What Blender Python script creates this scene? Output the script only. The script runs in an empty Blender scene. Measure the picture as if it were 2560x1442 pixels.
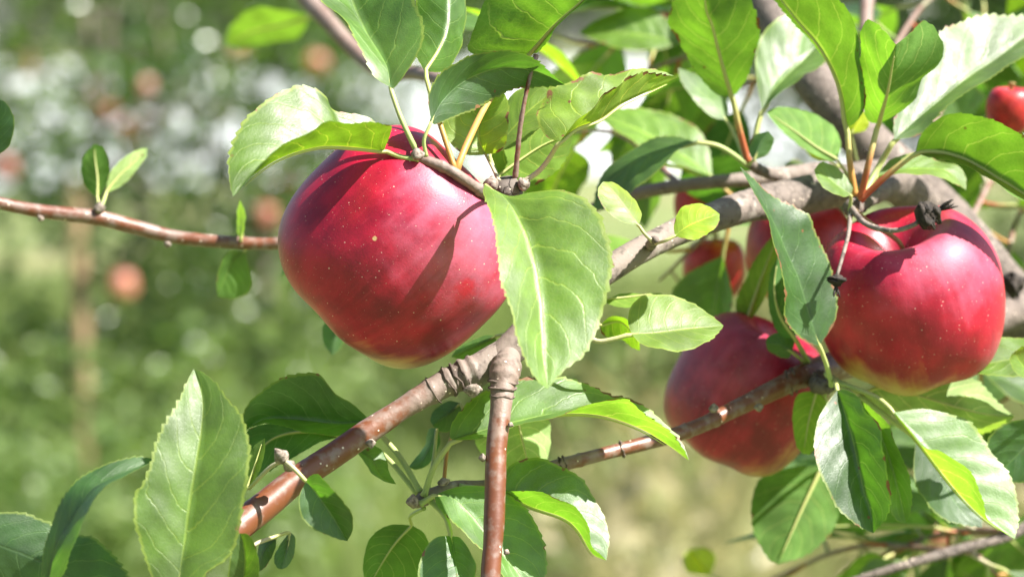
import bpy, math, random
import numpy as np
from mathutils import Vector, Matrix

random.seed(7); np.random.seed(7)
S = bpy.context.scene
COL = S.collection

# ------------------------------------------------------------------ camera
CAM_H, PITCH = 1.5, math.radians(5.0)
FPX = 2560 / 0.35                      # photo pixels per metre at 1 m
CX, CY = 1280.0, 721.0
RIGHT = np.array([1.0, 0, 0])
FWD = np.array([0, math.cos(PITCH), -math.sin(PITCH)])
UP = np.array([0, math.sin(PITCH), math.cos(PITCH)])
EYE = np.array([0, 0, CAM_H])
cam = bpy.data.cameras.new('camera'); cam_o = bpy.data.objects.new('camera', cam); COL.objects.link(cam_o)
cam_o.location = EYE; cam_o.rotation_euler = (math.pi/2 - PITCH, 0, 0)
cam.sensor_width = 36; cam.lens = 36/0.35; cam.clip_start = 0.05; cam.clip_end = 600
cam.dof.use_dof = True; cam.dof.focus_distance = 0.985; cam.dof.aperture_fstop = 10.0
S.camera = cam_o

# ------------------------------------------------------------------ light
SUN = 0.60*RIGHT + 0.74*UP - 0.30*FWD; SUN /= np.linalg.norm(SUN)
elev = math.asin(SUN[2]); azim = math.atan2(SUN[0], SUN[1])
W = bpy.data.worlds.new('World'); S.world = W; W.use_nodes = True
wn = W.node_tree.nodes; wl = W.node_tree.links
sky = wn.new('ShaderNodeTexSky'); sky.sky_type = 'NISHITA'; sky.sun_disc = False
sky.sun_elevation = elev; sky.sun_rotation = azim; sky.air_density = 1.0; sky.dust_density = 1.5
bg = wn['Background']; bg.inputs['Strength'].default_value = 0.052
wl.new(sky.outputs[0], bg.inputs['Color'])
sl = bpy.data.lights.new('sun', 'SUN'); sl.energy = 5.0; sl.angle = math.radians(0.53); sl.color = (1.0, 0.955, 0.88)
so = bpy.data.objects.new('sun', sl); COL.objects.link(so)
so.rotation_euler = Vector(-SUN).to_track_quat('-Z', 'Y').to_euler(); so.location = (3, 0, 6)
S.view_settings.view_transform = 'Standard'; S.view_settings.look = 'None'
S.view_settings.gamma = 1; S.view_settings.use_curve_mapping = False
S.view_settings.exposure = 1.78
S.cycles.use_denoising = True
S.cycles.max_bounces = 8; S.cycles.transmission_bounces = 6; S.cycles.sample_clamp_indirect = 8

# ------------------------------------------------------------------ helpers
def P(x, y, dz=0.0):
    """photo pixel + distance behind the focal plane (cm) -> world point"""
    d = 1.0 + dz/100.0
    return EYE + RIGHT*((x-CX)/FPX*d) - UP*((y-CY)/FPX*d) + FWD*d
def far(x, y, d):
    return P(x, y, (d-1)*100)
def nrm(v, axis=-1):
    return v/np.maximum(np.linalg.norm(v, axis=axis, keepdims=True), 1e-9)
def cr(pts, n):
    """Catmull-Rom through pts, resampled to n+1 evenly spaced points"""
    p = np.asarray(pts, float)
    if len(p) == 2:
        t = np.linspace(0, 1, n+1)[:, None]; return p[0]*(1-t)+p[1]*t
    q = np.vstack([2*p[0]-p[1], p, 2*p[-1]-p[-2]]); out = []
    t = np.linspace(0, 1, 13)[:-1, None]
    for i in range(len(p)-1):
        a, b, c, d = q[i], q[i+1], q[i+2], q[i+3]
        out.append(0.5*((2*b)+(c-a)*t+(2*a-5*b+4*c-d)*t*t+(3*b-a-3*c+d)*t**3))
    o = np.vstack(out+[p[-1:]])
    s = np.concatenate([[0], np.cumsum(np.linalg.norm(np.diff(o[:, :3], axis=0), axis=1))]); s /= s[-1]
    u = np.linspace(0, 1, n+1)
    return np.stack([np.interp(u, s, o[:, k]) for k in range(o.shape[1])], 1)
def link(name, me, mat, parent=None, smooth=True):
    if mat: me.materials.append(mat)
    if smooth: me.polygons.foreach_set('use_smooth', [True]*len(me.polygons))
    o = bpy.data.objects.new(name, me); COL.objects.link(o)
    if parent: o.parent = parent
    return o
def mesh(name, V, F):
    me = bpy.data.meshes.new(name); me.from_pydata(np.asarray(V).tolist(), [], F); me.update(); return me
def tag(o, label, cat, group=None):
    o['label'] = label; o['category'] = cat
    if group: o['group'] = group
    return o
def empty(name, loc):
    o = bpy.data.objects.new(name, None); COL.objects.link(o); o.location = loc; o.empty_display_size = .05
    return o

# ------------------------------------------------------------------ materials
class N:
    def __init__(s, name):
        s.m = bpy.data.materials.new(name); s.m.use_nodes = True
        s.t = s.m.node_tree; s.t.nodes.clear()
        s.out = s.t.nodes.new('ShaderNodeOutputMaterial')
    def n(s, typ, **kw):
        x = s.t.nodes.new('ShaderNode'+typ)
        for k, v in kw.items(): setattr(x, k, v)
        return x
    def set(s, sock, v):
        if hasattr(v, 'is_linked') or isinstance(v, bpy.types.NodeSocket): s.t.links.new(v, sock)
        else:
            if isinstance(v, (tuple, list)) and len(v) == 3 and sock.type == 'RGBA': v = (*v, 1)
            sock.default_value = v
    def math(s, op, a, b=0.0, c=0.0, clamp=False):
        x = s.n('Math', operation=op, use_clamp=clamp)
        s.set(x.inputs[0], a); s.set(x.inputs[1], b); s.set(x.inputs[2], c); return x.outputs[0]
    def ss(s, v, a, b, lo=0.0, hi=1.0):
        x = s.n('MapRange', interpolation_type='SMOOTHSTEP')
        s.set(x.inputs[0], v); s.set(x.inputs[1], a); s.set(x.inputs[2], b); s.set(x.inputs[3], lo); s.set(x.inputs[4], hi)
        return x.outputs[0]
    def mix(s, f, a, b, blend='MIX'):
        x = s.n('Mix', data_type='RGBA', blend_type=blend)
        s.set(x.inputs[0], f); s.set(x.inputs[6], a); s.set(x.inputs[7], b); return x.outputs[2]
    def noise(s, vec, scale, detail=3, rough=.55, dist=0.0):
        x = s.n('TexNoise'); s.set(x.inputs['Vector'], vec); x.inputs['Scale'].default_value = scale
        x.inputs['Detail'].default_value = detail; x.inputs['Roughness'].default_value = rough
        x.inputs['Distortion'].default_value = dist; return x.outputs['Fac']
    def vor(s, vec, scale, feature='F1'):
        x = s.n('TexVoronoi', feature=feature); s.set(x.inputs['Vector'], vec); x.inputs['Scale'].default_value = scale
        return x.outputs['Distance']
    def mapv(s, vec, scale=(1, 1, 1), loc=(0, 0, 0)):
        x = s.n('Mapping'); s.set(x.inputs[0], vec); x.inputs['Scale'].default_value = scale; x.inputs['Location'].default_value = loc
        return x.outputs[0]
    def bump(s, h, strength, dist):
        x = s.n('Bump'); s.set(x.inputs['Height'], h); x.inputs['Strength'].default_value = strength
        x.inputs['Distance'].default_value = dist; return x.outputs[0]
    def bsdf(s, col, rough=.5, spec=.5, normal=None, coat=0, coat_rough=.2):
        b = s.n('BsdfPrincipled'); s.set(b.inputs['Base Color'], col); s.set(b.inputs['Roughness'], rough)
        s.set(b.inputs['Specular IOR Level'], spec)
        if coat: s.set(b.inputs['Coat Weight'], coat); b.inputs['Coat Roughness'].default_value = coat_rough
        if normal is not None: s.set(b.inputs['Normal'], normal)
        return b.outputs[0]
    def done(s, sh): s.t.links.new(sh, s.out.inputs[0]); return s.m

def mat_leaf():
    k = N('leaf_blade')
    uv = k.n('UVMap'); sep = k.n('SeparateXYZ'); k.set(sep.inputs[0], uv.outputs[0])
    u, v = sep.outputs[0], sep.outputs[1]
    su = k.math('MULTIPLY_ADD', u, 2.0, -1.0); au = k.math('ABSOLUTE', su)
    tc = k.n('TexCoord').outputs['Object']; oi = k.n('ObjectInfo')
    n1 = k.noise(tc, 60, 4); n2 = k.noise(tc, 260, 4); n3 = k.noise(tc, 900, 2)
    # veins
    mid = k.ss(au, .012, .045, 1, 0)
    right = k.math('MULTIPLY', k.math('GREATER_THAN', su, 0.0), .43)
    jit = k.math('MULTIPLY', n1, 1.1)
    ph = k.math('ADD', k.math('SUBTRACT', k.math('MULTIPLY', v, 6.6), k.math('MULTIPLY', k.math('POWER', au, 1.45), 1.9)), k.math('ADD', right, jit))
    d = k.math('ABSOLUTE', k.math('SUBTRACT', k.math('FRACT', ph), .5))
    lat = k.math('MULTIPLY', k.ss(d, .010, .042, 1, 0), k.ss(au, .8, 1.0, 1, .15))
    vv = k.n('CombineXYZ'); k.set(vv.inputs[0], k.math('MULTIPLY', su, 10.0)); k.set(vv.inputs[1], k.math('MULTIPLY', v, 30.0))
    k.set(vv.inputs[2], k.math('MULTIPLY', oi.outputs['Random'], 40.0))
    net = k.ss(k.vor(vv.outputs[0], 1.6, 'DISTANCE_TO_EDGE'), .0, .14, 1, 0)
    vein = k.math('MAXIMUM', k.math('MAXIMUM', mid, k.math('MULTIPLY', lat, .7)), k.math('MULTIPLY', net, .12))
    rnd = k.ss(oi.outputs['Random'], 0, 1, .78, 1.22)
    var = k.math('MULTIPLY', rnd, k.ss(n1, .3, .7, .72, 1.25))
    vc = k.n('CombineColor'); [k.set(vc.inputs[i], var) for i in range(3)]
    def tint(c): return k.mix(1.0, k.mix(1.0, c, vc.outputs[0], 'MULTIPLY'), oi.outputs['Color'], 'MULTIPLY')
    top = k.mix(vein, tint((.052, .112, .019)), tint((.105, .19, .040)))
    und = k.mix(vein, tint((.10, .20, .042)), tint((.30, .38, .11)))
    rim = k.ss(au, .93, .97)
    top = k.mix(k.math('MULTIPLY', rim, .45), top, (.30, .36, .05))
    tr = k.mix(vein, tint((.175, .39, .015)), tint((.40, .58, .06)))
    # worn edge and dry spots (amount = object alpha)
    wear = k.math('SUBTRACT', 1.0, oi.outputs['Alpha'])
    e = k.math('ADD', k.math('MULTIPLY', k.ss(au, .78, 1.0), .28), k.math('MULTIPLY', wear, .34))
    brown = k.ss(k.math('ADD', k.noise(tc, 130, 5, .6), e), .90, .96)
    spot = k.math('MULTIPLY', k.ss(k.vor(tc, 95), .035, .075, 1, 0), k.ss(wear, .05, .3))
    brown = k.math('MAXIMUM', brown, spot)
    bc = k.mix(n2, (.09, .028, .010), (.30, .15, .05))
    top = k.mix(brown, top, bc); und = k.mix(brown, und, bc); tr = k.mix(brown, tr, (.05, .02, .005))
    back = k.n('NewGeometry').outputs['Backfacing']
    col = k.mix(back, top, und)
    h = k.math('ADD', k.math('MULTIPLY', k.math('MAXIMUM', mid, lat), -.5), k.math('ADD', k.math('MULTIPLY', net, -.12), k.math('MULTIPLY', n3, .2)))
    bp = k.bump(h, .4, .0004)
    rough = k.math('ADD', k.ss(n2, .3, .7, .43, .56), k.math('MULTIPLY', back, .26))
    b = k.bsdf(col, rough, k.math('SUBTRACT', .95, k.math('MULTIPLY', back, .65)), bp)
    t = k.n('BsdfTranslucent'); k.set(t.inputs[0], tr); k.set(t.inputs['Normal'], bp)
    m = k.n('MixShader'); m.inputs[0].default_value = .38
    k.t.links.new(b, m.inputs[1]); k.t.links.new(t.outputs[0], m.inputs[2])
    return k.done(m.outputs[0])

def mat_stalk():
    k = N('leaf_stalk'); oi = k.n('ObjectInfo'); tc = k.n('TexCoord').outputs['Object']
    at = k.n('Attribute', attribute_name='along').outputs['Fac']
    n = k.noise(tc, 300, 3)
    c = k.mix(k.ss(k.math('ADD', at, k.math('MULTIPLY', n, .25)), .25, .60), oi.outputs['Color'], (.38, .40, .14))
    return k.done(k.bsdf(c, .5, .4, k.bump(k.noise(tc, 1500, 2), .25, .0003)))

def mat_bark():
    k = N('bark'); tc = k.n('TexCoord').outputs['Object']
    age = k.n('Attribute', attribute_name='age').outputs['Fac']
    al = k.n('Attribute', attribute_name='along').outputs['Fac']
    n1 = k.noise(tc, 45, 5); n2 = k.noise(tc, 220, 4); n3 = k.noise(tc, 900, 3)
    young = k.mix(n1, (.070, .020, .011), (.185, .058, .018))
    film = k.ss(k.math('ADD', n2, k.math('MULTIPLY', age, .45)), .48, .72)
    young = k.mix(k.math('MULTIPLY', film, .85), young, (.20, .14, .115))
    old = k.mix(n1, (.085, .066, .055), (.25, .20, .17)); old = k.mix(k.ss(n2, .52, .68), old, (.06, .045, .037))
    lich = k.ss(k.noise(tc, 80, 5, .65), .60, .68); old = k.mix(k.math('MULTIPLY', lich, .6), old, (.36, .33, .29))
    c = k.mix(k.ss(k.math('ADD', age, k.math('MULTIPLY', k.math('SUBTRACT', n1, .5), .5)), .30, .78), young, old)
    c = k.mix(k.ss(age, .98, 1.14, 0, .62), c, k.mix(n1, (.035, .028, .024), (.15, .12, .10)))
    crk = k.vor(tc, 150, 'DISTANCE_TO_EDGE')
    crack = k.math('MULTIPLY', k.ss(crk, .0, .05, 1, 0), k.ss(age, .8, 1.3))
    c = k.mix(crack, c, (.04, .03, .025))
    dots = k.math('MULTIPLY', k.ss(k.vor(tc, 300), .09, .15, 1, 0), k.ss(k.noise(tc, 90, 1), .46, .52))
    c = k.mix(dots, c, (.62, .52, .42))
    h = k.math('ADD', k.math('ADD', k.math('MULTIPLY', n3, k.ss(age, 0, .6, .06, .35)), k.math('MULTIPLY', n2, k.math('MULTIPLY', age, .9))), k.math('SUBTRACT', k.math('MULTIPLY', dots, .25), crack))
    return k.done(k.bsdf(c, k.ss(age, .1, .9, .42, .85), .6, k.bump(h, .6, .0009)))

def mat_apple(name, red, dark, green, gdir, lit_bloom=.5, gpos=(.45, .95), patch=None, lit_dir=(0, 0, 1), scab=(1, 0, 0)):
    """gdir: object-space side that never saw the sun (green ground colour)"""
    k = N(name); tc = k.n('TexCoord').outputs['Object']
    nv = k.n('VectorMath', operation='NORMALIZE'); k.set(nv.inputs[0], tc); d = nv.outputs[0]
    dp = k.n('VectorMath', operation='DOT_PRODUCT'); k.set(dp.inputs[0], d); dp.inputs[1].default_value = Vector(gdir).normalized()
    sx = k.n('SeparateXYZ'); k.set(sx.inputs[0], d)
    ang = k.math('ARCTAN2', sx.outputs[1], sx.outputs[0])
    cs = k.n('CombineXYZ'); k.set(cs.inputs[0], k.math('COSINE', ang)); k.set(cs.inputs[1], k.math('SINE', ang)); k.set(cs.inputs[2], k.math('MULTIPLY', sx.outputs[2], .16))
    streak = k.noise(cs.outputs[0], 7.0, 5, .6, .6); fine = k.noise(cs.outputs[0], 22, 4, .6, .3)
    n1 = k.noise(d, 2.1, 4, .55); n2 = k.noise(d, 6.0, 5, .6)
    base = k.mix(k.ss(k.math('ADD', k.math('MULTIPLY', n1, .8), k.math('MULTIPLY', streak, .25)), .36, .72), dark, red)
    base = k.mix(k.math('MULTIPLY', k.ss(fine, .55, .75), .25), base, (.46, .03, .06))
    blush = k.ss(k.math('ADD', dp.outputs['Value'], k.math('MULTIPLY', k.math('SUBTRACT', k.math('ADD', k.math('MULTIPLY', streak, .45), k.math('MULTIPLY', n1, .9)), .68), .62)), gpos[0], gpos[1])
    base = k.mix(blush, base, k.mix(n2, green, (.46, .27, .10)))
    lit_dot = k.n('VectorMath', operation='DOT_PRODUCT'); k.set(lit_dot.inputs[0], d); lit_dot.inputs[1].default_value = Vector(lit_dir).normalized()
    bsum = k.math('ADD', k.math('MULTIPLY', k.noise(d, 1.9, 3), .55), k.math('ADD', k.math('MULTIPLY', lit_dot.outputs['Value'], .48), k.math('MULTIPLY', streak, .18)))
    bl = k.math('MULTIPLY', k.ss(k.math('ADD', bsum, k.math('MULTIPLY', n2, .22)), .70, 1.12), lit_bloom)  # waxy bloom, plus sunlit-side paleness painted into the skin colour
    if patch:   # a rubbed spot without its waxy bloom
        pp = k.n('VectorMath', operation='DISTANCE'); k.set(pp.inputs[0], k.n('VectorMath', operation='ADD').outputs[0]); 
        add = pp.inputs[0].links[0].from_node; k.set(add.inputs[0], d)
        nz = k.n('VectorMath', operation='SCALE'); cc = k.n('TexNoise'); k.set(cc.inputs['Vector'], d); cc.inputs['Scale'].default_value = 14
        k.set(nz.inputs[0], cc.outputs['Color']); nz.inputs['Scale'].default_value = .26; k.set(add.inputs[1], nz.outputs[0])
        pp.inputs[1].default_value = Vector(patch).normalized()+Vector((.13, .13, .13))
        rub = k.ss(pp.outputs['Value'], .02, .17, .75, 0); bl = k.math('MULTIPLY', bl, k.math('SUBTRACT', 1.0, rub))
        base = k.mix(rub, base, (.46, .008, .030))
    if patch:
        sd_ = k.n('VectorMath', operation='DISTANCE'); k.set(sd_.inputs[0], d); sd_.inputs[1].default_value = Vector(scab).normalized()
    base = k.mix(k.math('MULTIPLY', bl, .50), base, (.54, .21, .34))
    f = k.n('TexVoronoi'); k.set(f.inputs['Vector'], d); f.inputs['Scale'].default_value = 15
    size = k.ss(k.noise(d, 11, 2), .35, .65, .045, .105)
    dots = k.math('MULTIPLY', k.math('LESS_THAN', f.outputs['Distance'], size), .55)
    f2 = k.n('TexVoronoi'); k.set(f2.inputs['Vector'], d); f2.inputs['Scale'].default_value = 30
    dots = k.math('MAXIMUM', dots, k.math('MULTIPLY', k.math('LESS_THAN', f2.outputs['Distance'], .085), .35))
    base = k.mix(dots, base, (.80, .56, .46))
    if patch: base = k.mix(k.ss(k.math('ADD', sd_.outputs['Value'], k.math('MULTIPLY', k.noise(d, 40, 3), .03)), .028, .040, 1, 0), base, (.50, .34, .16))
    # russet in the stem bowl
    bowl = k.ss(k.math('ADD', sx.outputs[2], k.math('MULTIPLY', fine, .06)), .985, 1.04)
    base = k.mix(k.math('MULTIPLY', bowl, .7), base, (.42, .33, .12))
    rough = k.math('ADD', .40, k.math('MULTIPLY', bl, .28))
    h = k.math('ADD', k.math('MULTIPLY', k.noise(d, 60, 3), .5), k.math('MULTIPLY', n2, 1.2))
    return k.done(k.bsdf(base, rough, .40, k.bump(h, .12, .0012), coat=.06, coat_rough=.22))

def mat_simple(name, c1, c2, scale=20, rough=.6, spec=.4, bumpd=0.0, detail=4):
    k = N(name); tc = k.n('TexCoord').outputs['Object']; n = k.noise(tc, scale, detail)
    c = k.mix(k.ss(n, .3, .7), c1, c2)
    return k.done(k.bsdf(c, rough, spec, k.bump(n, .5, bumpd) if bumpd else None))

def mat_foliage(name, c1, c2, trc, scale=2.5, rough=.28, spec=.7, tf=.35):
    k = N(name); tc = k.n('TexCoord').outputs['Object']
    rp = k.n('NewGeometry').outputs['Random Per Island']
    c = k.mix(rp, c1, c2); n = k.noise(tc, scale, 2)
    c = k.mix(k.ss(n, .35, .65, 0, .5), c, (.16, .21, .05))
    b = k.bsdf(c, rough, spec); t = k.n('BsdfTranslucent'); k.set(t.inputs[0], trc)
    m = k.n('MixShader'); m.inputs[0].default_value = tf
    k.t.links.new(b, m.inputs[1]); k.t.links.new(t.outputs[0], m.inputs[2]); return k.done(m.outputs[0])

LEAF, STALK, BARK = mat_leaf(), mat_stalk(), mat_bark()
DRY = mat_simple('dried_fruit', (.012, .010, .009), (.05, .04, .032), 400, .8, .3, .0012)
BUD = mat_simple('bud', (.10, .075, .06), (.30, .25, .21), 700, .8, .3, .0006)
STEM = mat_simple('apple_stem', (.24, .10, .03), (.30, .24, .08), 200, .55)

# ------------------------------------------------------------------ the setting
def build_ground():
    k = N('meadow'); tc = k.n('TexCoord').outputs['Object']
    n1 = k.noise(tc, .5, 4); n2 = k.noise(tc, 3.2, 5)
    c = k.mix(k.ss(n2, .3, .7), (.10, .145, .042), (.195, .22, .09)); c = k.mix(k.ss(n1, .5, .66, 0, .6), c, (.22, .18, .10))
    m = k.done(k.bsdf(c, .9, .2, k.bump(k.noise(tc, 30, 4), .8, .03)))
    n = 60; xs = np.concatenate([-np.geomspace(300, 1, n//2), [0], np.geomspace(1, 300, n//2)])
    V = [(x, y+20, 0.05*math.sin(x*.7)*math.cos(y*.5) if abs(x) < 12 and abs(y) < 24 else 0) for y in xs for x in xs]; w = len(xs)
    F = [(j*w+i, j*w+i+1, (j+1)*w+i+1, (j+1)*w+i) for j in range(w-1) for i in range(w-1)]
    o = link('ground', mesh('ground', V, F), m); o['kind'] = 'structure'
build_ground()

def grass(name, n, xr, yr, hr, wd, mat, lean=.35, seed=1, dens=None, z0=0.0):
    r = np.random.RandomState(seed)
    x = r.uniform(*xr, n); y = r.uniform(*yr, n)
    cl = np.sin(x*2.1+1.3)*np.cos(y*1.7)+.6*np.sin(x*5.3+y*3.1)
    keep = r.uniform(-1.6, 1.2, n) < cl
    if dens is not None: keep &= dens(x, y, r)
    x, y = x[keep], y[keep]; cl = cl[keep]; n = len(x)
    h = r.uniform(*hr, n)*(.8+.25*cl); a = r.uniform(0, 2*np.pi, n); la = r.uniform(0, 2*np.pi, n); ll = h*r.uniform(0, lean, n)
    wx, wy = np.cos(a)*wd, np.sin(a)*wd; lx, ly = np.cos(la)*ll, np.sin(la)*ll
    V = np.empty((n, 5, 3)); z = np.full(n, z0)
    V[:, 0] = np.stack([x-wx, y-wy, z], 1); V[:, 1] = np.stack([x+wx, y+wy, z], 1)
    V[:, 2] = np.stack([x+wx*.8+lx*.3, y+wy*.8+ly*.3, h*.6], 1); V[:, 3] = np.stack([x-wx*.8+lx*.3, y-wy*.8+ly*.3, h*.6], 1)
    V[:, 4] = np.stack([x+lx, y+ly, h], 1)
    F = []
    for i in range(n): b = 5*i; F += [(b, b+1, b+2, b+3), (b+3, b+2, b+4)]
    o = link(name, mesh(name, V.reshape(-1, 3), F), mat, smooth=False); o['kind'] = 'stuff'; return o
G1 = mat_foliage('grass_green', (.115, .170, .045), (.205, .240, .090), (.29, .40, .09), .8, .5, .4, .4)
G2 = mat_foliage('grass_dry', (.34, .27, .15), (.18, .20, .075), (.36, .32, .14), .8, .7, .2, .3)
tag(grass('meadow_grass', 60000, (-3.2, 3.8), (7.0, 17), (.10, .34), .006, G1, .5, 3), 'sunlit green meadow grass spreading below the orchard trees', 'grass')
tag(grass('dry_grass', 11000, (.15, 2.6), (6.0, 13), (.20, .62), .0045, G2, .6, 4), 'dry tan grass stems standing in the meadow', 'grass')
def leaf_cloud(pos, leaf, r):
    nl = len(pos)
    d = nrm(r.randn(nl, 3)*np.array([1, 1, .6])+np.array([0, 0, -.35])); sd = nrm(np.cross(d, nrm(r.randn(nl, 3)*.7+np.array([0, 0, 1.0])))); up = np.cross(sd, d)
    L = leaf*r.uniform(.6, 1.25, nl)[:, None]; wv = L*.27
    V = np.stack([pos, pos+d*L*.3+sd*wv*.85+up*wv*.3, pos+d*L*.68+sd*wv*.75+up*wv*.25, pos+d*L-up*L*.12, pos+d*L*.68-sd*wv*.75+up*wv*.25, pos+d*L*.3-sd*wv*.85+up*wv*.3, pos+d*L*.5], 1).reshape(-1, 3)
    F = []
    for i in range(nl):
        b = 7*i; F += [(b, b+1, b+2, b+6), (b+6, b+2, b+3), (b, b+6, b+4, b+5), (b+6, b+3, b+4)]
    return V, F
def weeds():
    r = np.random.RandomState(77); n = 175; bx = np.concatenate([r.uniform(-2.5, -.42, 125), r.uniform(.15, 2.0, 50)]); by = np.concatenate([r.uniform(6.9, 9.2, 125), r.uniform(8, 12, 50)]); h = r.uniform(.3, .72, n)*(1+.1*np.sin(bx*5)); P_ = []; V0, F0 = [], []
    for i in range(n):
        m = int(55*h[i]/.5); z = r.uniform(.04, 1, m)*h[i]; P_.append(np.stack([bx[i]+r.randn(m)*.075, by[i]+r.randn(m)*.075, z], 1))
    V, F = leaf_cloud(np.vstack(P_), .058, r)
    o = link('tall_weeds', mesh('tall_weeds', V, F), mat_foliage('weed_leaves', (.06, .120, .032), (.15, .21, .068), (.23, .38, .06), 1.5, .42, .5), None, False); o['kind'] = 'stuff'
    tag(o, 'tall leafy weeds growing around the slim orchard trunk', 'weeds')
weeds()
tag(grass('dry_stalks', 800, (.12, 1.3), (3.2, 5.6), (.55, 1.12), .0035, G2, .7, 9), 'tall dry tan stalks standing behind the maroon apple', 'dry stalks')

def dry_weeds():
    r = np.random.RandomState(5); n = 46; bx = r.uniform(.02, 1.05, n); by = r.uniform(4.4, 6.4, n); h = r.uniform(.45, 1.0, n); q = []
    for i in range(n):
        m = int(15*h[i]); z = r.uniform(.2, 1, m)*h[i]; q.append(np.stack([bx[i]+r.randn(m)*.05, by[i]+r.randn(m)*.05, z], 1))
    V, F = leaf_cloud(np.vstack(q), .085, r)
    o = link('dry_weeds', mesh('dry_weeds', V, F), mat_foliage('dry_weed_leaves', (.04, .07, .025), (.58, .47, .30), (.40, .36, .14), 1.2, .4, .5), None, False); o['kind'] = 'stuff'
    tag(o, 'half withered tan and green weeds standing behind the maroon apple', 'weeds')
dry_weeds()
# far white board fence, one board = one part
def build_fence():
    root = empty('board_fence', (0, 30, 0)); tag(root, 'long white board fence standing across the far end of the meadow', 'fence')
    wm = mat_simple('white_paint', (.58, .61, .67), (.66, .68, .73), 3, .6, .3)
    def box(name, sx, sy, sz):
        V = [(x*sx/2, y*sy/2, z*sz) for x in (-1, 1) for y in (-1, 1) for z in (0, 1)]
        V[1] = V[1]; F = [(0, 1, 3, 2), (4, 6, 7, 5), (0, 4, 5, 1), (2, 3, 7, 6), (1, 5, 7, 3), (0, 2, 6, 4)]
        return mesh(name, V, F)
    bm = box('board', .092, .02, 1.18); bm.materials.append(wm); rm = box('rail', 18.2, .04, .08); rm.materials.append(wm); pm = box('post', .1, .1, 1.24); pm.materials.append(wm)
    root.rotation_euler.z = math.radians(25)
    for i in range(180):
        o = bpy.data.objects.new('board', bm); COL.objects.link(o); o.parent = root
        o.location = ((i-90)*.1, random.uniform(-.004, .004), .03+random.uniform(-.012, .012))
    for z in (.3, .9):
        o = bpy.data.objects.new('rail', rm); COL.objects.link(o); o.parent = root; o.location = (0, .034, z)
    for i in range(9):
        o = bpy.data.objects.new('post', pm); COL.objects.link(o); o.parent = root; o.location = (-8.2+i*2.05, .107, 0)
build_fence()

def tube3(pts, rad, seg=10, noise=0.0, seed=0, cap=True):
    pts = np.asarray(pts); n = len(pts); T = nrm(np.gradient(pts, axis=0)); r = np.random.RandomState(seed)
    ref = np.array([0.13, .31, .94]); ref = ref/np.linalg.norm(ref)
    u = np.cross(T[0], ref); u /= np.linalg.norm(u); U = [u]
    for i in range(1, n):
        u = U[-1]-T[i]*np.dot(U[-1], T[i]); U.append(u/np.linalg.norm(u))
    U = np.array(U); Vv = np.cross(T, U); a = np.linspace(0, 2*np.pi, seg, endpoint=False)
    R = np.asarray(rad)[:, None]*np.ones((n, seg))
    if noise: 
        g = r.randn(n, seg); g = (g+np.roll(g, 1, 0)+np.roll(g, 1, 1)+np.roll(g, -1, 0))/2; R = R*(1+noise*g)
    V = pts[:, None]+R[..., None]*(np.cos(a)[None, :, None]*U[:, None]+np.sin(a)[None, :, None]*Vv[:, None])
    V = V.reshape(-1, 3); F = [(i*seg+j, i*seg+(j+1) % seg, (i+1)*seg+(j+1) % seg, (i+1)*seg+j) for i in range(n-1) for j in range(seg)]
    if cap:
        V = np.vstack([V, pts[:1], pts[-1:]]); b = n*seg
        F += [(b, (j+1) % seg, j) for j in range(seg)]+[(b+1, (n-1)*seg+j, (n-1)*seg+(j+1) % seg) for j in range(seg)]
    return V, F
def setattr_f(me, name, vals):
    a = me.attributes.new(name, 'FLOAT', 'POINT'); a.data.foreach_set('value', np.asarray(vals, dtype=np.float32))

def stake():
    b = np.array([(190-CX)/FPX*8.7, 8.7, 0.0]); pts = cr([b+[.02, 0, -.05], b+[.01, 0, .5], b+[-.005, 0, 1.02], b+[-.006, 0, 1.07]], 24)
    rad = np.full(25, .026); rad[-2:] = (.018, .006)
    V, F = tube3(pts, rad, 12, .03, 4); o = link('wooden_stake', mesh('wooden_stake', V-b, F), mat_simple('weathered_wood', (.22, .15, .08), (.34, .25, .14), 40, .8, .3, .002)); o.location = b
    tag(o, 'pale wooden stake standing in tall weeds near the slim young tree', 'stake')
stake()
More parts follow.
